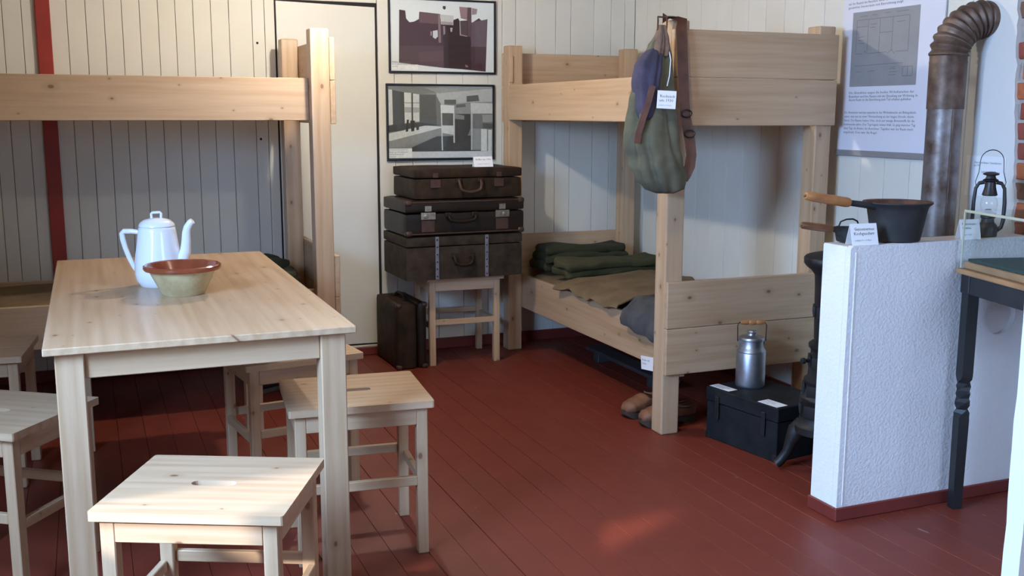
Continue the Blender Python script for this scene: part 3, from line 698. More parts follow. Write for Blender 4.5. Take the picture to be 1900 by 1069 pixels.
# middle: black case with nickel locks
c2 = thing('suitcase', 'black suitcase with nickel locks in the middle of the stack', 'suitcase', (1.850, 5.385, 0.7282), 0.02)
hw, hd = 0.338, 0.205
softbox('case_body', -hw, hw, -hd, hd, 0, 0.1185, 'case_black', c2, 0.014, 0.002, 5, (18, 10, 6), 12.0)
softbox('case_lid', -hw-0.001, hw+0.001, -hd-0.002, hd+0.002, 0.120, 0.186, 'case_black', c2, 0.014, 0.002, 5, (18, 10, 5), 16.0)
for z in (0.010, 0.176): box('edge_strip', -hw+0.03, hw-0.02, -hd-0.0045, -hd+0.002, z-0.004, z+0.004, 'case_edge', c2, 0.002)
for lx in (-0.215, 0.205):
    lk = box('lock', lx-0.040, lx+0.040, -hd-0.0095, -hd-0.003, 0.086, 0.124, 'old_nickel', c2, 0.006, seg=2)
    lathe('key_dial', [(0.013, 0), (0.012, 0.004), (0.004, 0.005), (0.0035, 0.002), (0, 0.002)], 'old_nickel', lk, (-0.012 if lx < 0 else 0.012, -0.003, 0), 14, (PI/2, 0, 0))
    hp = box('hasp', lx-0.018, lx+0.018, -hd-0.0085, -hd-0.0035, 0.128, 0.158, 'old_nickel', c2, 0.008, seg=2)
    box('lock_leather', lx-0.036, lx+0.036, -hd-0.004, -hd-0.001, 0.020, 0.082, 'case_edge', c2, 0.002)
for sx in (-1, 1):
    for z in (0.012, 0.172):
        softbox('corner_cap', sx*(hw-0.020)-0.020, sx*(hw-0.020)+0.020, -hd-0.006, -hd+0.03, z-0.014, z+0.016, 'case_edge', c2, 0.012, 0, 1, (4, 4, 4))
suitcase_handle(c2, -0.03, 0.108, -hd-0.002, 'case_black', 0.15, 0.035)
# top: dark brown case
c1 = thing('suitcase', 'dark brown suitcase with curved handle on top of the stack', 'suitcase', (1.876, 5.395, 0.9172), 0.015)
hw, hd = 0.305, 0.195
softbox('case_body', -hw, hw, -hd, hd, 0, 0.1085, 'case_brown', c1, 0.011, 0.0025, 5, (18, 10, 6), 22.0)
softbox('case_lid', -hw-0.001, hw+0.001, -hd-0.001, hd+0.001, 0.110, 0.162, 'case_brown', c1, 0.011, 0.0025, 5, (18, 10, 5), 26.0)
suitcase_handle(c1, 0.0, 0.098, -hd-0.002, 'case_edge', 0.125, 0.062)
for lx in (-0.19, 0.17):
    box('lock', lx-0.028, lx+0.028, -hd-0.0055, -hd-0.0015, 0.060, 0.104, 'case_edge', c1, 0.004)
    box('hasp', lx-0.015, lx+0.015, -hd-0.0065, -hd-0.0035, 0.113, 0.138, 'case_edge', c1, 0.004)
# standing on the floor by the door
c4 = thing('suitcase', 'black-brown suitcase standing upright on the floor beside the door', 'suitcase', (1.561, 5.445, 0.0005), 0.03)
softbox('case_body', -0.086, 0.030, -0.195, 0.195, 0, 0.360, 'case_brown', c4, 0.018, 0.002, 5, (6, 12, 14), 32.0)
softbox('case_lid', 0.031, 0.086, -0.197, 0.197, 0, 0.362, 'case_black', c4, 0.018, 0.002, 5, (4, 12, 14), 36.0)
hn = tube('handle', [(0.0, 0.09, 0.355)] + [(0.0, 0.09*math.cos(a), 0.360+0.026*math.sin(a)) for a in [PI*0.12+PI*0.76*i/8 for i in range(9)]] + [(0.0, -0.09, 0.355)], 0.0085, 'case_black', c4, 8)
for sy in (-0.09, 0.09): box('handle_mount', -0.018, 0.018, sy-0.02, sy+0.02, 0.3605, 0.368, 'case_black', c4, 0.003)
for z in (0.012, 0.348):
    for xx in (-0.072, 0.072): softbox('corner_cap', xx-0.016, xx+0.016, -0.2005, -0.17, z-0.013, z+0.014, 'case_edge', c4, 0.010, 0, 1, (4, 4, 4))
# ------------------------------------------------------------------ cards
def flat_card(label, loc, rot, w_, h_, lines, t=0.0012, name='label_card'):
    r = thing(name, label, 'card', loc, rot)
    box('card_sheet', 0, w_, 0, h_, 0, t, 'paper', r, 0)
    for s, sz, x_, y_, mt in lines: text(s, sz, mt, r, (x_, y_, t+0.0004))
    return r
def tent_card(label, loc, rz, w_, h_, lines, lean=0.30):
    r = thing('tent_card', label, 'card', loc, rz)
    d = h_*math.sin(lean); z = h_*math.cos(lean)
    fr_ = box('front_panel', 0, w_, 0, h_, -0.0005, 0.0005, 'paper', None, 0)
    fr_.parent = r
    m4 = Matrix.Rotation(PI/2-lean, 4, 'X'); fr_.location = m4 @ Vector((w_/2, h_/2, 0)); fr_.rotation_euler = (PI/2-lean, 0, 0)
    bk = box('back_panel', 0, w_, 0, h_, -0.0005, 0.0005, 'paper', None, 0); bk.parent = r
    m5 = Matrix.Rotation(PI/2+lean, 4, 'X'); bk.location = Vector((0, 2*d, 0)) + (m5 @ Vector((w_/2, h_/2, 0))); bk.rotation_euler = (PI/2+lean, 0, 0)
    for s, sz, x_, y_, mt in lines:
        t = text(s, sz, mt, fr_, (x_-w_/2, y_-h_/2, 0.0010))
    return r
tent_card('small white tent card standing on the top suitcase', (1.913, 5.215, 1.0818), 0.0, 0.108, 0.056,
          [('Koffer um 1930', 0.0135, 0.012, 0.036, 'ink'), ('Leihgabe Heimatverein', 0.0075, 0.020, 0.014, 'ink_soft')])

# ================================================================== coffee pot and bowl
pot = thing('coffee_pot', 'white porcelain coffee pot standing on the pine table', 'coffee pot', (0.209, 3.700, TH+0.0004), -yaw)
bp = [(0, 0.0), (0.060, 0.0), (0.064, 0.004), (0.075, 0.022), (0.079, 0.045), (0.078, 0.075), (0.073, 0.115), (0.067, 0.155), (0.062, 0.190), (0.060, 0.200), (0.056, 0.204), (0.0, 0.204)]
lathe('pot_body', bp, 'porcelain', pot, seg=40)
lid = lathe('lid', [(0.0595, 0.2042), (0.059, 0.209), (0.054, 0.217), (0.042, 0.226), (0.022, 0.2315), (0, 0.233)], 'porcelain', pot, seg=40)
tube('lid_loop', [(-0.016, 0, 0.229), (-0.0165, 0, 0.246), (-0.012, 0, 0.250), (0.013, 0, 0.251), (0.0175, 0, 0.247), (0.016, 0, 0.229)], 0.0045, 'porcelain', lid, 8)
tube('handle', [(-0.055, 0, 0.182), (-0.085, 0, 0.186), (-0.112, 0, 0.186), (-0.1195, 0, 0.178), (-0.118, 0, 0.160), (-0.111, 0, 0.130), (-0.099, 0, 0.095), (-0.085, 0, 0.064), (-0.070, 0, 0.045)], [0.008, 0.0085, 0.009, 0.0095, 0.0095, 0.009, 0.0085, 0.008, 0.008], 'porcelain', pot, 10)
tube('spout', [(0.055, 0, 0.060), (0.080, 0, 0.085), (0.094, 0, 0.120), (0.098, 0, 0.155), (0.099, 0, 0.180), (0.104, 0, 0.200), (0.115, 0, 0.216), (0.123, 0, 0.222)], [0.024, 0.022, 0.018, 0.0155, 0.0140, 0.0130, 0.0120, 0.0105], 'porcelain', pot, 14)
bw = thing('bowl', 'earthenware bowl with red-brown glazed rim beside the coffee pot', 'bowl', (0.270, 3.500, TH+0.0004))
lathe('bowl_wall', [(0, 0.0), (0.066, 0.0), (0.070, 0.005), (0.086, 0.040), (0.106, 0.080), (0.1075, 0.083)], 'bowl_glaze_out', bw, seg=44)
lathe('rim', [(0.107, 0.082), (0.119, 0.081), (0.1225, 0.087), (0.122, 0.095), (0.117, 0.098), (0.111, 0.096), (0.090, 0.060), (0.062, 0.012), (0, 0.009)], 'bowl_glaze_in', bw, seg=44)

# ================================================================== rucksack on the bunk post
rk = thing('rucksack', 'faded olive and navy canvas rucksack hanging on the bunk post', 'rucksack', (2.115, 3.625, 1.05))
def sack_rings(zs, cxs, rxs, rys, cys, folds, n=48, seed=0):
    rings = []
    for z, cx, rx, ry, cy in zip(zs, cxs, rxs, rys, cys):
        ring = []
        for k in range(n):
            a = 2*PI*k/n
            cr = sum(math.exp(-((((a-c0-c1*z)+PI) % (2*PI)-PI)/0.16)**2) for c0, c1 in ((4.0, 0.9), (4.75, 0.5), (5.5, -0.8), (3.3, 0.6)))
            fo = 1+folds*(0.55*math.sin(4*a+z*7+seed)+0.40*math.sin(7*a-z*9+2*seed)+0.25*math.sin(13*a+z*5))-1.4*folds*cr
            e = 0.8
            px_ = rx*fo*math.copysign(abs(math.cos(a))**e, math.cos(a)); py_ = ry*fo*math.copysign(abs(math.sin(a))**e, math.sin(a))
            nv = noise.noise(Vector((px_*14, py_*14, z*9+seed)))*0.010
            ring.append((cx+px_+nv, cy+py_+nv, z))
        rings.append(ring)
    return rings
def lerp_table(tab, n):
    out = []
    for i in range(n):
        t = tab[0][0]+(tab[-1][0]-tab[0][0])*i/(n-1)
        for a, c in zip(tab, tab[1:]):
            if a[0] <= t <= c[0]+1e-9:
                u = (t-a[0])/(c[0]-a[0]); u = u*u*(3-2*u)
                out.append([t]+[p+(q-p)*u for p, q in zip(a[1:], c[1:])]); break
    return list(zip(*out))
# z, cx, rx, ry, cy
body = [(0.0, 0.030, 0.040, 0.03, 0.0), (0.012, 0.028, 0.080, 0.055, 0.0), (0.06, 0.012, 0.105, 0.068, 0.0), (0.12, -0.012, 0.109, 0.072, 0.0), (0.20, -0.036, 0.107, 0.072, 0.0), (0.28, -0.040, 0.098, 0.068, 0.0), (0.36, -0.043, 0.087, 0.060, 0.0), (0.44, -0.040, 0.076, 0.054, 0.0), (0.52, -0.024, 0.060, 0.045, 0.003), (0.58, -0.010, 0.040, 0.034, 0.008), (0.615, -0.006, 0.020, 0.020, 0.010)]
loft('sack_body', sack_rings(*lerp_table(body, 40), 0.095, 72, 1.0), 'canvas_olive', rk, auto=80)
flap = [(0.290, -0.090, 0.020, 0.030, -0.03), (0.31, -0.092, 0.028, 0.042, -0.03), (0.37, -0.091, 0.038, 0.054, -0.028), (0.43, -0.086, 0.046, 0.060, -0.022), (0.50, -0.072, 0.050, 0.055, -0.015), (0.545, -0.050, 0.040, 0.040, -0.008), (0.565, -0.034, 0.016, 0.015, 0)]
loft('flap', sack_rings(*lerp_table(flap, 22), 0.06, 36, 2.2), 'canvas_navy', rk, auto=80)
col_ = [(0.535, -0.022, 0.030, 0.026, -0.020), (0.56, -0.018, 0.034, 0.030, -0.016), (0.60, -0.012, 0.027, 0.025, -0.010), (0.635, -0.008, 0.018, 0.018, -0.004), (0.655, -0.006, 0.012, 0.012, 0.0)]
loft('gathered_collar', sack_rings(*lerp_table(col_, 14), 0.16, 40, 0.4), 'canvas_collar', rk, auto=80)
tube('drawstring', [(0.004, -0.030, 0.59), (0.012, -0.045, 0.52), (0.004, -0.052, 0.46), (-0.008, -0.056, 0.42)], 0.0022, 'paper', rk, 6)
# hanging loops over the post top
for dx, dy in ((-0.018, 0.0), (0.022, 0.0)):
    tube('hanging_loop', [(dx-0.006, dy, 0.635), (dx+0.002, dy+0.012, 0.670), (dx+0.020, dy+0.045, 0.690), (0.085, 0.110, 0.6955)], 0.0035, 'leather', rk, 6)
strap = [(0.070, 0.125, 0.6935), (0.095, 0.115, 0.6945), (0.118, 0.100, 0.693), (0.131, 0.075, 0.684), (0.120, 0.062, 0.655), (0.118, 0.050, 0.60), (0.120, 0.044, 0.52), (0.124, 0.040, 0.44), (0.128, 0.036, 0.36), (0.132, 0.030, 0.30), (0.140, 0.022, 0.25), (0.146, 0.012, 0.20), (0.146, 0.0, 0.15), (0.134, -0.010, 0.105), (0.116, -0.014, 0.075), (0.104, -0.010, 0.055)]
rfs = tube('shoulder_strap', strap, 0.01, 'leather', rk, flat=(0.042, 0.004), ref=(0.93, -0.36, 0))
for z, px_, py_ in ((0.315, 0.131, 0.024), (0.235, 0.141, 0.012)):
    bk_ = tube('buckle', [(px_+0.021*math.cos(a)*0.93, py_-0.021*math.cos(a)*0.37-0.004, z+0.015*math.sin(a)) for a in [2*PI*i/14 for i in range(14)]], 0.0026, 'iron', rk, 6, closed=True)
tube('top_strap', [(0.045, 0.075, 0.6945), (0.075, 0.098, 0.6975), (0.110, 0.118, 0.6985), (0.150, 0.135, 0.6945), (0.165, 0.140, 0.6925)], 0.01, 'leather', rk, flat=(0.030, 0.004), ref=(-0.3, 0.9, 0))
tube('side_strap', [(-0.090, -0.088, 0.42), (-0.104, -0.084, 0.36), (-0.122, -0.072, 0.29), (-0.132, -0.062, 0.24), (-0.134, -0.055, 0.20)], 0.01, 'leather', rk, flat=(0.024, 0.004), ref=(0.9, -0.4, 0))
flat_card('square white card pinned on the hanging rucksack', (2.045, 3.5395, 1.385), (PI/2, 0.05, -0.38), 0.073, 0.068,
          [('Rucksack', 0.0155, 0.010, 0.042, 'ink'), ('um 1930', 0.0155, 0.008, 0.026, 'ink'), ('Leihgabe von Familie', 0.0062, 0.006, 0.011, 'ink_soft')])

# ================================================================== poster on the right wall
ps = thing('poster', 'tall white information poster with grey floor plan on the right wall', 'poster', (XR-0.003, 3.780, 1.205), WALLX)
PW, PH = 0.590, 0.90
box('poster_sheet', 0, PW, 0, PH, 0.0, 0.006, 'poster_paper', ps, 0)
box('bottom_rail', -0.004, PW+0.004, -0.022, 0.004, 0.0, 0.016, 'alu_rail', ps, 0.003)
gx0, gx1, gz0, gz1 = 0.063, 0.458, 0.276, 0.590
plan = box('floor_plan', gx0, gx1, gz0, gz1, 0.0062, 0.0066, 'plan_grey', ps, 0)
def pline(pts, w_=0.0022):
    for (a, c), (e, g_) in zip(pts, pts[1:]):
        d = Vector((e-a, g_-c)); l = d.length
        o = box('plan_line', -l/2, l/2, -w_/2, w_/2, 0, 0.0002, 'plan_ink', None, 0)
        o.parent = plan; o.location = ((a+e)/2-(gx0+gx1)/2, (c+g_)/2-(gz0+gz1)/2, 0.0004); o.rotation_euler = (0, 0, math.atan2(d.y, d.x))
def pp(u, v): return (gx0+u*(gx1-gx0), gz0+v*(gz1-gz0))
for L in ([pp(.07, .89), pp(.86, .89), pp(.86, .44), pp(.68, .44)], [pp(.07, .89), pp(.07, .44), pp(.18, .44)], [pp(.25, .44), pp(.55, .44)], [pp(.25, .89), pp(.25, .47)], [pp(.43, .89), pp(.43, .44)], [pp(.62, .89), pp(.62, .47)],
          [pp(.07, .80), pp(.25, .80)], [pp(.43, .70), pp(.62, .70)], [pp(.20, .44), pp(.22, .48), pp(.25, .44)], [pp(.56, .42), pp(.62, .47), pp(.67, .41)], [pp(.07, .28), pp(.80, .29)], [pp(.80, .12), pp(.80, .24), pp(.94, .24), pp(.94, .12), pp(.80, .12)], [pp(.87, .12), pp(.87, .24)],
          [pp(.28, .82), pp(.38, .82)], [pp(.28, .78), pp(.36, .78)], [pp(.68, .82), pp(.80, .82)], [pp(.10, .66), pp(.20, .67)], [pp(.10, .62), pp(.19, .62)], [pp(.10, .58), pp(.2, .58)], [pp(.09, .2), pp(.17, .2)], [pp(.28, .2), pp(.38, .205)], [pp(.60, .22), pp(.70, .22)], [pp(.60, .18), pp(.72, .18)], [pp(.60, .14), pp(.70, .14)], [pp(.62, .24), pp(.69, .24)], [pp(.12, .94), pp(.24, .94)], [pp(.3, .94), pp(.38, .94)], [pp(.5, .95), pp(.58, .95)], [pp(.66, .95), pp(.84, .95)]):
    pline(L)
rows = [(0.062, 0.2495, 0.39, 'Die Grundrisse zeigen die beiden Wohnbaracken der'), (0.062, 0.2335, 0.41, 'Bewohner und ihre Räume mit der Einteilung zur Wohnung. In'), (0.062, 0.2195, 0.375, 'diesem Raum ist die Einrichtung zum Teil erhalten geblieben'),
        (0.040, 0.1655, 0.43, 'Die Bewohner wurden zunächst in der Wohnbaracke am Bahngelände'), (0.040, 0.1485, 0.42, 'unter, was nur zu einer Übernachtung an der langen Strecke diente'), (0.040, 0.1315, 0.425, 'dienst. Die Räume hatten Ofen, doch nur wenige Brennstoffe für die'), (0.040, 0.1145, 0.43, 'kommenden Jahre. Der Tag begann immer früh. So ging mancher Tag'), (0.040, 0.0975, 0.42, 'über Tag, die Räume der Bewohner. Tagsüber war der Raum meist'), (0.040, 0.0805, 0.21, 'ungeheizt. Dies war die Regel'),
        (0.030, 0.628, 0.40, 'aus der Bauzeit der Baracken, deren Grundriss hier folgt und den'), (0.030, 0.612, 0.33, 'gesamten Innenraum mit Einrichtung zeigt')]
for x_, z_, wd, s in rows:
    o = text(s, 0.0145, 'ink', ps, (x_, z_-0.004, 0.0064)); wx = max(v.co.x for v in o.data.vertices); o.scale = (wd/wx, 1, 1)
# paper sheet behind the lantern
sh = thing('notice_sheet', 'white printed sheet on the chimney wall behind the lantern', 'notice', (XR-0.0035, 3.035, 1.060), WALLX)
box('paper_sheet', 0, 0.185, 0, 0.150, 0, 0.001, 'paper', sh, 0)
for x_, z_, s, wd in ((0.040, 0.122, 'Petroleumlampe / Sturmlaterne', 0.125), (0.036, 0.111, 'um 1930', 0.03), (0.075, 0.088, 'Leihgabe aus der Region', 0.085)):
    o = text(s, 0.011, 'ink', sh, (x_, z_, 0.0014)); wx = max(v.co.x for v in o.data.vertices); o.scale = (wd/wx, 1, 1)

# ================================================================== stove and pipe
st = thing('iron_stove', 'ornate black cast iron stove behind the low white wall', 'stove', (2.755, 3.050, 0))
def oval_rings(tab, n=44, q=0.52):
    return [[(rx*math.cos(2*PI*k/n), rx*q*math.sin(2*PI*k/n), z) for k in range(n)] for z, rx in tab]
loft('ash_base', oval_rings([(0.175, 0.310), (0.180, 0.342), (0.205, 0.344), (0.215, 0.328), (0.240, 0.324)]), 'iron', st)
loft('fire_box', oval_rings([(0.2405, 0.322), (0.300, 0.322), (0.306, 0.328), (0.316, 0.328), (0.324, 0.318), (0.366, 0.308), (0.372, 0.314), (0.380, 0.314), (0.388, 0.300), (0.430, 0.296), (0.485, 0.290), (0.496, 0.292), (0.504, 0.301), (0.514, 0.301), (0.522, 0.284)]), 'iron', st)
loft('upper_body', oval_rings([(0.5225, 0.278), (0.54, 0.280), (0.740, 0.287), (0.778, 0.290)]), 'iron', st)
loft('top_plate', oval_rings([(0.7785, 0.292), (0.795, 0.305), (0.810, 0.326), (0.822, 0.337), (0.842, 0.338), (0.8475, 0.332)]), 'iron', st)
for k in range(5): lathe('cooking_ring', [(0.085-0.016*k, 0.8480), (0.0855-0.016*k, 0.8505), (0.074-0.016*k, 0.8505), (0.073-0.016*k, 0.8480)], 'iron', st, (-0.10, 0, 0), 28)
for sx in (-1, 1):
    for sy in (-1, 1):
        pts = [(sx*0.250, sy*0.095, 0.180), (sx*0.278, sy*0.108, 0.155), (sx*0.290, sy*0.118, 0.115), (sx*0.302, sy*0.126, 0.070), (sx*0.322, sy*0.136, 0.035), (sx*0.338, sy*0.142, 0.018)]
        tube('leg', pts, [0.040, 0.036, 0.026, 0.019, 0.019, 0.0178], 'iron', st, 10)
for zz, rr_ in ((0.27, 0.322), (0.345, 0.313), (0.45, 0.294), (0.64, 0.283)):
    for k in range(9):
        aa = PI*0.55 + PI*1.35*k/8
        o = softbox('relief_panel', -0.035, 0.035, -0.006, 0.006, -0.022, 0.022, 'iron', st, 0.005, 0, 1, (4, 2, 3))
        o.location = (rr_*math.cos(aa), rr_*0.52*math.sin(aa), zz); o.rotation_euler = (0, 0, math.atan2(math.sin(aa)*rr_, math.cos(aa)*rr_*0.52)+PI/2)
lathe('door_knob', [(0, 0), (0.008, 0), (0.006, 0.012), (0.012, 0.02), (0.010, 0.03), (0, 0.034)], 'iron', st, (-0.298, 0.03, 0.455), 12, (0, -PI/2, 0))
# stove pipe with corrugated elbow
sp_ = thing('stove_pipe', 'rusty metal stove pipe with corrugated elbow entering the wall', 'stove pipe', (2.985, 3.030, 0.8480))
PR = 0.0635
lathe('lower_pipe', [(PR+0.012, 0.0), (PR+0.012, 0.018), (PR, 0.022), (PR, 0.545), (PR-0.002, 0.546), (PR-0.002, 0.0)], 'pipe_steel', sp_, seg=36)
lathe('upper_pipe', [(PR+0.003, 0.535), (PR+0.0035, 0.700), (PR+0.0045, 0.706), (PR+0.003, 0.712), (PR+0.0035, 0.735), (PR+0.001, 0.736)], 'pipe_rust', sp_, seg=36)
tube('seam', [(-0.02, -PR-0.0005, 0.03), (-0.02, -PR-0.0005, 0.53)], 0.0035, 'pipe_rust', sp_, 6)
BR = 0.135; pts = []; rad = []
ax = Vector((0.97, -0.24, 0)).normalized()
NS = 50
for i in range(NS+1):
    a = PI/2*i/NS; c = BR*(1-math.cos(a)); pts.append(tuple(ax*c + Vector((0, 0, 0.728+BR*math.sin(a)))))
    rad.append(PR+0.004+0.005*math.sin(i/NS*2*PI*9))
e_ = ax*(BR+0.032)+Vector((0, 0, 0.728+BR)); pts.append(tuple(e_)); rad.append(PR+0.003)
tube('corrugated_elbow', pts, rad, 'pipe_rust', sp_, 30, ref=(0.24, 0.97, 0))

# ================================================================== chest, milk can
ang = math.atan2(3.243-3.658, 2.464-2.394)       # long side direction
cz = thing('storage_chest', 'black wooden chest on the floor at the foot of the right bunk', 'chest', (2.390, 3.648, 0.0004), ang)
CL, CD, CH = 0.405, 0.290, 0.222
# local x runs along the front towards the viewer, y into the room corner
box('chest_body', 0, CL, 0, CD, 0, 0.160, 'chest_black', cz, 0.003)
box('lid', -0.004, CL+0.004, -0.004, CD+0.004, 0.163, CH, 'chest_black', cz, 0.004)
for xx in (0.07, CL-0.07):
    hs = box('hasp', xx-0.011, xx+0.011, -0.011, -0.0045, 0.095, 0.192, 'iron', cz, 0.003)
for xx in (-0.002, CL-0.022): box('corner_iron', xx, xx+0.024, -0.002, 0.02, 0.0, 0.03, 'iron', cz, 0.002)
tube('side_handle', [(CL+0.002, 0.10, 0.12), (CL+0.016, 0.105, 0.105), (CL+0.018, 0.145, 0.095), (CL+0.016, 0.185, 0.105), (CL+0.002, 0.19, 0.12)], 0.005, 'iron', cz, 8)
CT = CH+0.0006
def on_chest(lx, ly, z):
    c_, s_ = math.cos(ang), math.sin(ang); return (2.390+lx*c_-ly*s_, 3.648+lx*s_+ly*c_, z)
mc = thing('milk_can', 'small aluminium milk can with wooden grip on the black chest', 'milk can', (2.560, 3.585, CT), -yaw)
lathe('can_body', [(0, 0.0), (0.058, 0.0), (0.0605, 0.003), (0.0615, 0.010), (0.0615, 0.146), (0.0600, 0.149), (0.0610, 0.152), (0.0600, 0.156), (0.053, 0.166), (0.0490, 0.176), (0.0485, 0.200), (0.0, 0.200)], 'aluminium', mc, seg=40)
ld = lathe('lid', [(0.0495, 0.199), (0.0535, 0.201), (0.0540, 0.208), (0.0510, 0.213), (0.036, 0.218), (0.020, 0.221), (0.018, 0.228), (0.022, 0.235), (0.019, 0.240), (0, 0.241)], 'aluminium', mc, seg=36)
wire = [(-0.052, 0, 0.192), (-0.059, 0, 0.196), (-0.061, 0, 0.262), (-0.054, 0, 0.274), (0.054, 0, 0.274), (0.061, 0, 0.262), (0.059, 0, 0.196), (0.052, 0, 0.192)]
bl = tube('bail_wire', wire, 0.0022, 'iron', mc, 8)
lathe('wooden_grip', [(0, -0.050), (0.008, -0.050), (0.010, -0.040), (0.0115, -0.02), (0.009, -0.016), (0.012, -0.010), (0.0125, 0.0), (0.012, 0.010), (0.009, 0.016), (0.0115, 0.02), (0.010, 0.040), (0.008, 0.050), (0, 0.050)], 'grip_wood', bl, (0, 0, 0.275), 14, (0, PI/2, 0))
for s in (-1, 1): box('bail_lug', s*0.051-0.005, s*0.051+0.005, -0.007, 0.007, 0.182, 0.200, 'aluminium', mc, 0.002)
def chest_label(label, lx, ly, w_, h_, lines):
    r = thing('label_card', label, 'card', on_chest(lx, ly, CT), (0, 0, ang))
    box('card_sheet', 0, w_, 0, h_, 0, 0.0008, 'paper', r, 0)
    for k, s in enumerate(lines): text(s, 0.013, 'ink_soft', r, (0.007, h_-0.021-0.0155*k, 0.0011), xs=0.95)
chest_label('paper label at the far edge of the chest by the milk can', 0.000, 0.012, 0.115, 0.050, ['Milchkanne 1930', 'Leihgabe aus'])
chest_label('paper label at the near corner of the black chest', 0.288, 0.006, 0.105, 0.060, ['Militärkiste', 'aus der Zeit', 'um 1940'])

# ================================================================== clogs, things under the beds
def make_clog(label, loc, rz):
    r = thing('clog', label, 'shoe', loc, rz, 'leather clogs under the bunk')
    L = 0.285; rings = []; N = 22
    # s, half width, outer height, opening (0 closed .. 1 open), bottom
    tab = [(0.0, 0.008, 0.035, 0, 0.030), (0.03, 0.030, 0.056, 0, 0.022), (0.12, 0.046, 0.072, 0, 0.018), (0.28, 0.053, 0.084, 0, 0.016), (0.42, 0.051, 0.098, 0.0, 0.018), (0.50, 0.048, 0.100, 0.55, 0.020), (0.62, 0.043, 0.080, 1, 0.022), (0.80, 0.041, 0.076, 1, 0.022), (0.93, 0.038, 0.084, 1, 0.022), (0.985, 0.026, 0.086, 0.6, 0.024), (1.0, 0.012, 0.080, 0, 0.030)]
    cols = lerp_table(tab, 34)
    for s, hw_, ht, op, bt in zip(*cols):
        ring = []
        for k in range(N):                 # outer: right rim, under, left rim
            a = PI*(0.5 if op < 0.02 else 0.18)
            th = a - (2*a+PI-PI*0.0)*k/(N-1) if False else (PI*0.16 - (PI*1.32)*k/(N-1))
            cx_, sz_ = math.cos(th), math.sin(th)
            zm = bt+(ht-bt)*0.52
            ring.append((L*s-0.13, hw_*math.copysign(abs(cx_)**0.8, cx_), zm+(ht-bt)*0.52*math.copysign(abs(sz_)**0.8, sz_)))
        yr, zr = ring[0][1], ring[0][2]; yl = ring[-1][1]
        for k in range(1, 13):             # top skin or inside of the opening
            u = k/13; yy = yl+(yr-yl)*u; bul = math.sin(PI*u)
            ztop = zr+(ht-zr)*bul*1.05; zin = zr-(zr-bt-0.012)*min(1, bul*1.9)
            ring.append((L*s-0.13, yy*(1-0.10*op), ztop*(1-op)+zin*op))
        rings.append(ring)
    loft('upper', rings, 'clog_leather', r, auto=70)
    so_ = []
    for s, hw_, ht, op, bt in zip(*lerp_table(tab, 20)):
        h2 = max(hw_, 0.010)*0.98
        b0 = 0.0 if (s < 0.55 or s > 0.72) else 0.010
        if s < 0.12: b0 = 0.018*(1-s/0.12)**2
        so_.append([(L*s-0.13, -h2, b0), (L*s-0.13, h2, b0), (L*s-0.13, h2, bt+0.010), (L*s-0.13, -h2, bt+0.010)])
    loft('wooden_sole', so_, 'clog_sole', r, auto=40)
    tube('rim_binding', [(L*s-0.13, y_, z_) for s, y_, z_ in ((0.46, 0.0, 0.100), (0.54, 0.030, 0.094), (0.64, 0.040, 0.080), (0.80, 0.040, 0.074), (0.95, 0.030, 0.084), (0.99, 0.0, 0.088), (0.95, -0.030, 0.084), (0.80, -0.040, 0.074), (0.64, -0.040, 0.080), (0.54, -0.030, 0.094))], 0.0035, 'canvas_collar', r, 6, closed=True)
    return r
make_clog('brown clog under the bunk, the one farther from the bunk post', (2.315, 4.045, 0.0004), 0.25)
make_clog('brown clog right behind the front bunk post, nearer the viewer', (2.325, 3.880, 0.0004), 0.05)
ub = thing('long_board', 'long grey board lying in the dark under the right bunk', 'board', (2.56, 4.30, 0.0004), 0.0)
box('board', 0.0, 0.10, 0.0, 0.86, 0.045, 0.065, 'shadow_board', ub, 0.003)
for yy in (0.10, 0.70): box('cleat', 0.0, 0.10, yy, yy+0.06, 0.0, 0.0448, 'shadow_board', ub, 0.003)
flat_card('white card tucked under the right bunk rail beside the post', (2.2975, 4.052, 0.212), (PI/2, -0.12, -PI/2), 0.115, 0.062, [('Kleider- und', 0.0135, 0.010, 0.040, 'ink'), ('Schuhe', 0.0135, 0.010, 0.024, 'ink')])
bt_ = thing('boot', 'black boot lying in the shadow under the left bunk', 'shoe', (0.80, 5.10, 0.0004), 0.5)
softbox('boot_foot', -0.13, 0.13, -0.045, 0.045, 0.022, 0.09, 'boot_black', bt_, 0.04, 0.004, 8, (14, 8, 6), 3, fn=lambda q, u, v, w_: q + Vector((0, 0, 0.03*max(0, u-0.5)*w_)))
box('boot_sole', -0.125, 0.125, -0.04, 0.04, 0, 0.0235, 'clog_sole', bt_, 0.006)
softbox('boot_shaft', 0.035, 0.135, -0.042, 0.042, 0.07, 0.20, 'boot_black', bt_, 0.035, 0.006, 8, (8, 8, 8), 5)

# ================================================================== pans on the low wall
WZ = LWH+0.0004
pn = thing('cast_iron_pot', 'large cast iron saucepan with light wooden handle on the low wall', 'saucepan', (2.532, 2.752, WZ))
lathe('pot_wall', [(0, 0.0), (0.074, 0.0), (0.079, 0.004), (0.084, 0.030), (0.092, 0.075), (0.098, 0.108), (0.103, 0.120), (0.113, 0.127), (0.1145, 0.130), (0.113, 0.133)], 'iron_pan', pn, seg=48)
lathe('inner_wall', [(0.1131, 0.1332), (0.101, 0.131), (0.094, 0.120), (0.087, 0.075), (0.079, 0.030), (0.074, 0.010), (0, 0.008)], 'rusty_pan', pn, seg=48)
softbox('pouring_lip', 0.100, 0.142, -0.020, 0.020, 0.1225, 0.1305, 'rusty_pan', pn, 0.004, 0, 1, (6, 4, 2))
hs = [(-0.098, 0, 0.120), (-0.14, 0, 0.126), (-0.20, 0, 0.134), (-0.215, 0, 0.136)]
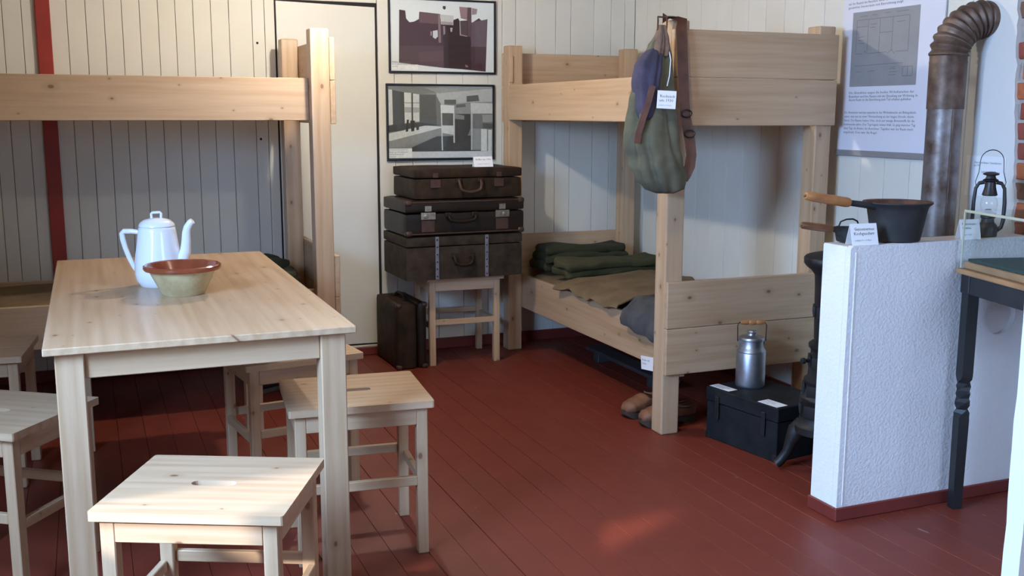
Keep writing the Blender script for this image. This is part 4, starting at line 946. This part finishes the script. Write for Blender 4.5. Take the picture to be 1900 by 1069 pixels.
tube('handle_shank', hs, [0.013, 0.011, 0.010, 0.010], 'iron_pan', pn, 10)
d_ = Vector((-1, 0, 0.16)).normalized()
p0 = Vector((-0.205, 0, 0.135))
hw_ = tube('wooden_handle', [tuple(p0+d_*s) for s in (0, 0.01, 0.05, 0.10, 0.15, 0.172, 0.178)], [0.0145, 0.0165, 0.0165, 0.0160, 0.0155, 0.0140, 0.010], 'grip_wood', pn, 14)
tube('end_nut', [tuple(p0+d_*0.176), tuple(p0+d_*0.186)], [0.0055, 0.0045], 'old_nickel', hw_, 8)
p2 = thing('iron_skillet', 'small cast iron pan with dark handle behind the white tent card', 'pan', (2.366, 2.792, WZ), -0.02)
lathe('pan_wall', [(0, 0.0), (0.036, 0.0), (0.039, 0.003), (0.044, 0.030), (0.046, 0.045), (0.0475, 0.047), (0.044, 0.047), (0.041, 0.030), (0.036, 0.006), (0, 0.005)], 'iron_pan', p2, seg=40)
# its left part reaches past the wall; keep the base over the coping
tube('handle_shank', [(-0.036, 0, 0.034), (-0.046, 0, 0.042), (-0.062, 0, 0.044), (-0.085, 0, 0.047)], [0.018, 0.014, 0.009, 0.008], 'iron_pan', p2, 10)
d_ = Vector((-1, 0, 0.14)).normalized(); p0 = Vector((-0.070, 0, 0.045))
hw_ = tube('wooden_handle', [tuple(p0+d_*s) for s in (0, 0.01, 0.05, 0.09, 0.118, 0.123)], [0.0115, 0.0130, 0.0135, 0.0130, 0.0120, 0.009], 'grip_wood_dark', p2, 12)
tube('end_nut', [tuple(p0+d_*0.121), tuple(p0+d_*0.129)], [0.006, 0.005], 'old_nickel', hw_, 8)
tube('carrying_bail', [(-0.045, 0, 0.044), (-0.034, 0, 0.068), (-0.010, 0, 0.075), (0.016, 0, 0.075), (0.034, 0, 0.067), (0.045, 0, 0.044)], 0.0028, 'iron', p2, 8)
tent_card('white tent card in front of the cast iron saucepan', (2.300, 2.692, WZ), -0.10, 0.100, 0.072,
          [('Gusseisernes', 0.0145, 0.012, 0.049, 'ink'), ('Kochgeschirr', 0.0145, 0.010, 0.034, 'ink'), ('Leihgabe H. u. G. Meier', 0.0065, 0.012, 0.014, 'ink_soft')], 0.28)
# lantern
ln = thing('oil_lantern', 'black oil lantern with wire bail on the low wall', 'lantern', (2.925, 2.735, WZ), -0.75)
ln.scale = (0.72, 0.72, 1.0)
lathe('fuel_tank', [(0, 0.0), (0.045, 0.0), (0.047, 0.004), (0.047, 0.030), (0.043, 0.040), (0.030, 0.050), (0.028, 0.062), (0.034, 0.066), (0.034, 0.072), (0, 0.072)], 'black_wood', ln, seg=28)
lathe('burner', [(0.030, 0.0725), (0.038, 0.076), (0.038, 0.082), (0.026, 0.084), (0.012, 0.096), (0, 0.096)], 'old_nickel', ln, seg=24)
lathe('glass_globe', [(0.027, 0.084), (0.036, 0.098), (0.040, 0.112), (0.036, 0.130), (0.027, 0.142)], 'glass', ln, seg=28)
lathe('chimney_hood', [(0.030, 0.1425), (0.036, 0.146), (0.033, 0.152), (0.026, 0.172), (0.024, 0.190), (0.034, 0.194), (0.036, 0.198), (0.024, 0.203), (0.020, 0.212), (0.036, 0.216), (0.037, 0.220), (0.018, 0.226), (0, 0.227)], 'black_wood', ln, seg=26)
for s in (-1, 1):
    tube('side_tube', [(s*0.040, 0, 0.020), (s*0.062, 0, 0.034), (s*0.069, 0, 0.060), (s*0.069, 0, 0.120), (s*0.064, 0, 0.168), (s*0.050, 0, 0.186), (s*0.026, 0, 0.190)], [0.008, 0.0085, 0.0095, 0.009, 0.008, 0.007, 0.007], 'black_wood', ln, 10)
tube('bail_wire', [(-0.064, 0, 0.178), (-0.068, 0, 0.190), (-0.055, 0, 0.225), (-0.052, 0, 0.262)] + [(-0.052*math.cos(a), 0, 0.262+0.040*math.sin(a)) for a in [PI*i/10 for i in range(1, 10)]] + [(0.052, 0, 0.262), (0.055, 0, 0.225), (0.068, 0, 0.190), (0.064, 0, 0.178)], 0.0017, 'iron', ln, 6)
tent_card('white tent card beside the oil lantern behind the glass', (2.760, 2.688, WZ), -0.22, 0.075, 0.070,
          [('Petroleum-', 0.012, 0.008, 0.050, 'ink'), ('laterne', 0.012, 0.008, 0.036, 'ink'), ('um 1930', 0.008, 0.014, 0.014, 'ink_soft')], 0.26)

# ================================================================== glass display table
ca = math.radians(-14.5)
dc = thing('display_case', 'glass topped display table with black twisted legs at the right', 'display case', (2.735, 2.655, 0), ca)
# local: x to the right, y towards the low wall (back at y = 0), so the case runs to -y
DL, DW = 0.62, 0.46
for lx in (0.004, DW-0.049):
    for ly in (-0.049, -DL+0.004):
        rings = []
        for i in range(61):
            z = 0.80*i/60; tw = 0.0
            if 0.34 < z < 0.47: tw = (z-0.34)/0.13*2*PI
            elif z >= 0.47: tw = 2*PI
            hh = 0.0225 if (z < 0.33 or z > 0.48) else 0.0205+0.002*math.cos((z-0.34)/0.13*6*PI)
            hh *= 0.86 + 0.14*min(1, z/0.5)
            rings.append([(lx+0.0225+hh*1.25*math.cos(tw+PI/4+PI/2*k), ly+0.0225+hh*1.25*math.sin(tw+PI/4+PI/2*k), z) for k in range(4)])
        loft('twisted_leg', rings, 'black_wood', dc, auto=25)
for nm, a, c, e, g_ in (('apron', 0.052, DW-0.052, -0.045, -0.020), ('apron', 0.052, DW-0.052, -DL+0.020, -DL+0.045)):
    box(nm, a, c, e, g_, 0.765, 0.8295, 'black_wood', dc, 0.002)
for lx in (0.004, DW-0.030): box('apron', lx, lx+0.026, -DL+0.052, -0.052, 0.765, 0.8295, 'black_wood', dc, 0.002)
for lx in (0.002, DW-0.051):
    for ly in (-0.051, -DL+0.002): box('leg_block', lx, lx+0.049, ly, ly+0.049, 0.765, 0.8295, 'black_wood', dc, 0.002)
box('oak_rim', -0.012, DW+0.012, -DL-0.012, 0.012, 0.830, 0.848, 'oak', dc, 0.005, seg=2)
box('oak_frame', 0.006, DW-0.006, -DL+0.006, -0.006, 0.8485, 0.872, 'oak', dc, 0.003)
softbox('green_baize', 0.014, DW-0.014, -DL+0.014, -0.014, 0.8725, 0.884, 'baize', dc, 0.004, 0, 1, (6, 6, 2))
gz0, gz1 = 0.849, 1.040
for nm, a, c, e, g_ in (('glass_side', -0.001, 0.005, -DL, 0.0), ('glass_side', DW-0.005, DW+0.001, -DL, 0.0), ('glass_end', 0.006, DW-0.006, -0.005, 0.0), ('glass_end', 0.006, DW-0.006, -DL, -DL+0.005)):
    box(nm, a, c, e, g_, gz0, gz1, 'glass', dc, 0)
box('glass_top', -0.001, DW+0.001, -DL, 0.0, gz1+0.0002, gz1+0.006, 'glass', dc, 0)
for a, c, e, g_ in ((-0.003, 0.004, -DL, 0.0), (DW-0.004, DW+0.003, -DL, 0.0)):
    box('glass_edge', a, c, e, g_, gz1-0.001, gz1+0.008, 'glass_edge', dc, 0.001)
for lx in (-0.003, DW-0.003):
    for ly in (-0.004, -DL): box('glass_edge', lx, lx+0.006, ly, ly+0.006, gz0, gz1-0.002, 'glass_edge', dc, 0.001)

# ================================================================== hanging lamp above the room
def pendant(label, pos, power):
    lp = thing('pendant_lamp', label, 'lamp', (pos[0], pos[1], ZC))
    lathe('ceiling_rose', [(0, -0.0005), (0.045, -0.0005), (0.040, -0.018), (0.010, -0.026), (0, -0.026)], 'lamp_enamel', lp, seg=24)
    zb = pos[2]-ZC
    tube('flex', [(0, 0, -0.02), (0, 0, min(zb+0.13, -0.025))], 0.004, 'black_wood', lp, 8)
    lathe('lamp_holder', [(0, zb+0.072), (0.012, zb+0.070), (0.018, zb+0.062), (0.018, zb+0.045), (0, zb+0.044)], 'black_wood', lp, seg=16)
    lathe('bulb_glass', [(0.014, zb+0.043), (0.020, zb+0.034), (0.036, zb+0.016), (0.041, zb), (0.036, zb-0.018), (0.020, zb-0.034), (0, zb-0.040)], 'glass', lp, seg=20)
    pl_ = bpy.data.lights.new('bulb_light', 'POINT'); pl_.energy = power; pl_.color = LAMP_COL; pl_.shadow_soft_size = 0.03
    po = bpy.data.objects.new('bulb_light', pl_); C.objects.link(po); po.parent = lp; po.location = (0, 0, zb)
pendant('hanging bulb under the ceiling between the two bunk beds', LAMP_POS, LAMP_POWER)
pendant('hanging bulb under the ceiling nearer the viewer', LAMP2_POS, LAMP2_POWER)
